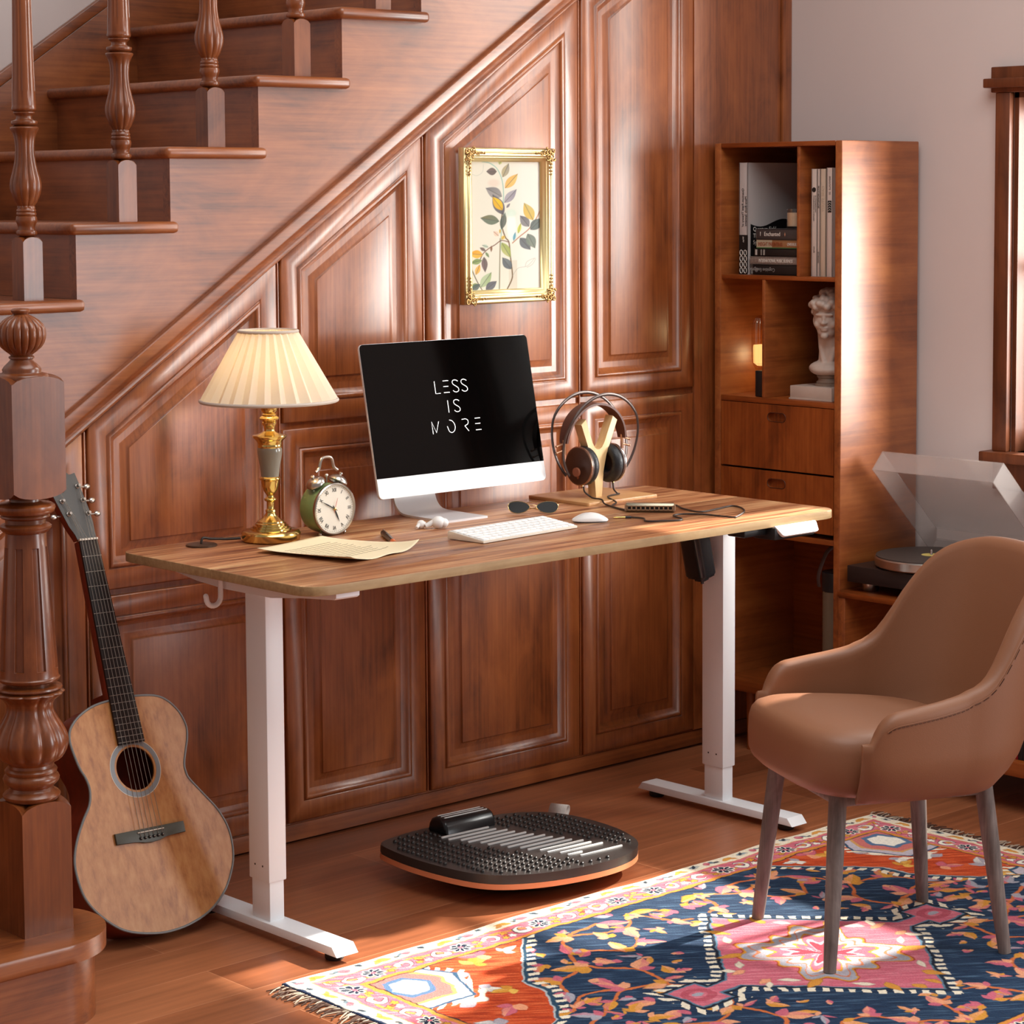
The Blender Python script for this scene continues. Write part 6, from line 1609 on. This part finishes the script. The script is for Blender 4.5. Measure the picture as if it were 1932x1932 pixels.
for k in range(1, 21):
    t = NUT - SC * (1 - 2 ** (-k / 12))
    if t < NBOT + .003: break
    w = .0222 + (.0320 - .0222) * (NUT - t) / (NUT - NBOT)
    bm = NB(); p, q = glp(-w, t), glp(w, t); tube(bm, [G0 @ Vector((p.x, p.y, .0078)), G0 @ Vector((q.x, q.y, .0078))], .0008, 5); obj('fret', bm, M_string, fb)
bm = NB(); prism(bm, quad(.0225, NUT - .001, .0225, NUT + .0035), .002, .0100, G0, .0006); obj('nut', bm, M_bone, Gt)
head_ = [(0.0846, 0.8350), (0.0868, 0.8530), (0.0876, 0.8717), (0.0851, 0.8981), (0.0739, 0.9622), (0.0699, 0.9828), (0.0560, .9790), (0.0467, 0.9875), (0.0420, .9930), (0.0278, 0.9840), (0.0130, 0.9760), (-0.0017, 0.9609), (0.0130, .9100), (0.027, 0.8663), (0.0375, 0.8460), (.0404, .8350)]
bm = NB(); prism(bm, head_, -.018, -.001, G0, .001); hdst = obj('headstock', bm, M_mahog, Gt)
bm = NB(); prism(bm, head_, -.0008, .0008, G0); obj('headstock_veneer', bm, M_grey, hdst)
tun = [(0.0138, 0.9547), (0.0229, 0.922), (0.0324, 0.8928), (0.0686, 0.952), (0.0737, 0.9206), (0.0791, 0.8904)]
for i, (x, y) in enumerate(tun):
    m4 = G0 @ Matrix.Translation((x, y, 0)); bm = NB(); lathe(bm, [(.0052, .0008), (.0052, .003), (.0035, .004), (.0028, .010), (.0034, .0105), (.003, .012)], 0, 0, 20, mat=m4); pg = obj('tuning_peg', bm, M_steel, hdst)
    sd = -1 if i < 3 else 1
    bm = NB(); tube(bm, [m4 @ Vector((sd * .008, 0, -.010)), m4 @ Vector((sd * .026, 0, -.010))], .0022, 8); ball(bm, (0, 0, 0), 1, 14, 10, mat=m4 @ Matrix.Translation((sd * .030, 0, -.010)) @ Matrix.Diagonal((.0085, .0065, .0045, 1))); obj('tuner_button', bm, M_steel, pg)
BT = -.1385
bm = NB(); bw = [(-.084, -.0105), (-.040, -.0105), (-.020, -.0165), (0, -.0185), (.020, -.0165), (.040, -.0105), (.084, -.0105), (.084, .0125), (-.084, .0125)]
bo = glp(0, BT)
bmx = G0 @ fr((bo.x, bo.y, 0), (gpx.x, gpx.y, 0), (gax.x, gax.y, 0), (0, 0, 1))
prism(bm, bw, 0, .0065, bmx, .0012); brd = obj('bridge', bm, M_bridge, Gt)
bm = NB(); box(bm, -.032, .032, .0045, .0068, .006, .0095, .0004, mat=bmx); obj('saddle', bm, M_bone, brd)
for k in range(6):
    sx = -.0265 + .0106 * k
    bm = NB(); ball(bm, (0, 0, 0), .0036, 12, 8, mat=bmx @ Matrix.Translation((sx, -.0065, .0070))); bp_ = obj('bridge_pin', bm, M_black, brd)
    bm = NB(); ball(bm, (0, 0, 0), .0011, 8, 6, mat=bmx @ Matrix.Translation((sx, -.0065, .0104))); obj('pin_dot', bm, M_bone, bp_)
    nx_ = -.0180 + .0072 * k
    a = bmx @ Vector((sx, -.004, .0065)); s0 = bmx @ Vector((sx, .0056, .0100)); p = glp(nx_, NUT + .002); s1 = G0 @ Vector((p.x, p.y, .0104))
    ti = (2, 1, 0, 3, 4, 5)[k] if k < 3 else (2, 1, 0, 3, 4, 5)[k]
    pe = G0 @ Vector((tun[ti][0], tun[ti][1], .0075))
    bm = NB(); tube(bm, [a, s0, s1, pe], .00062, 5); obj('string', bm, M_string, Gt)
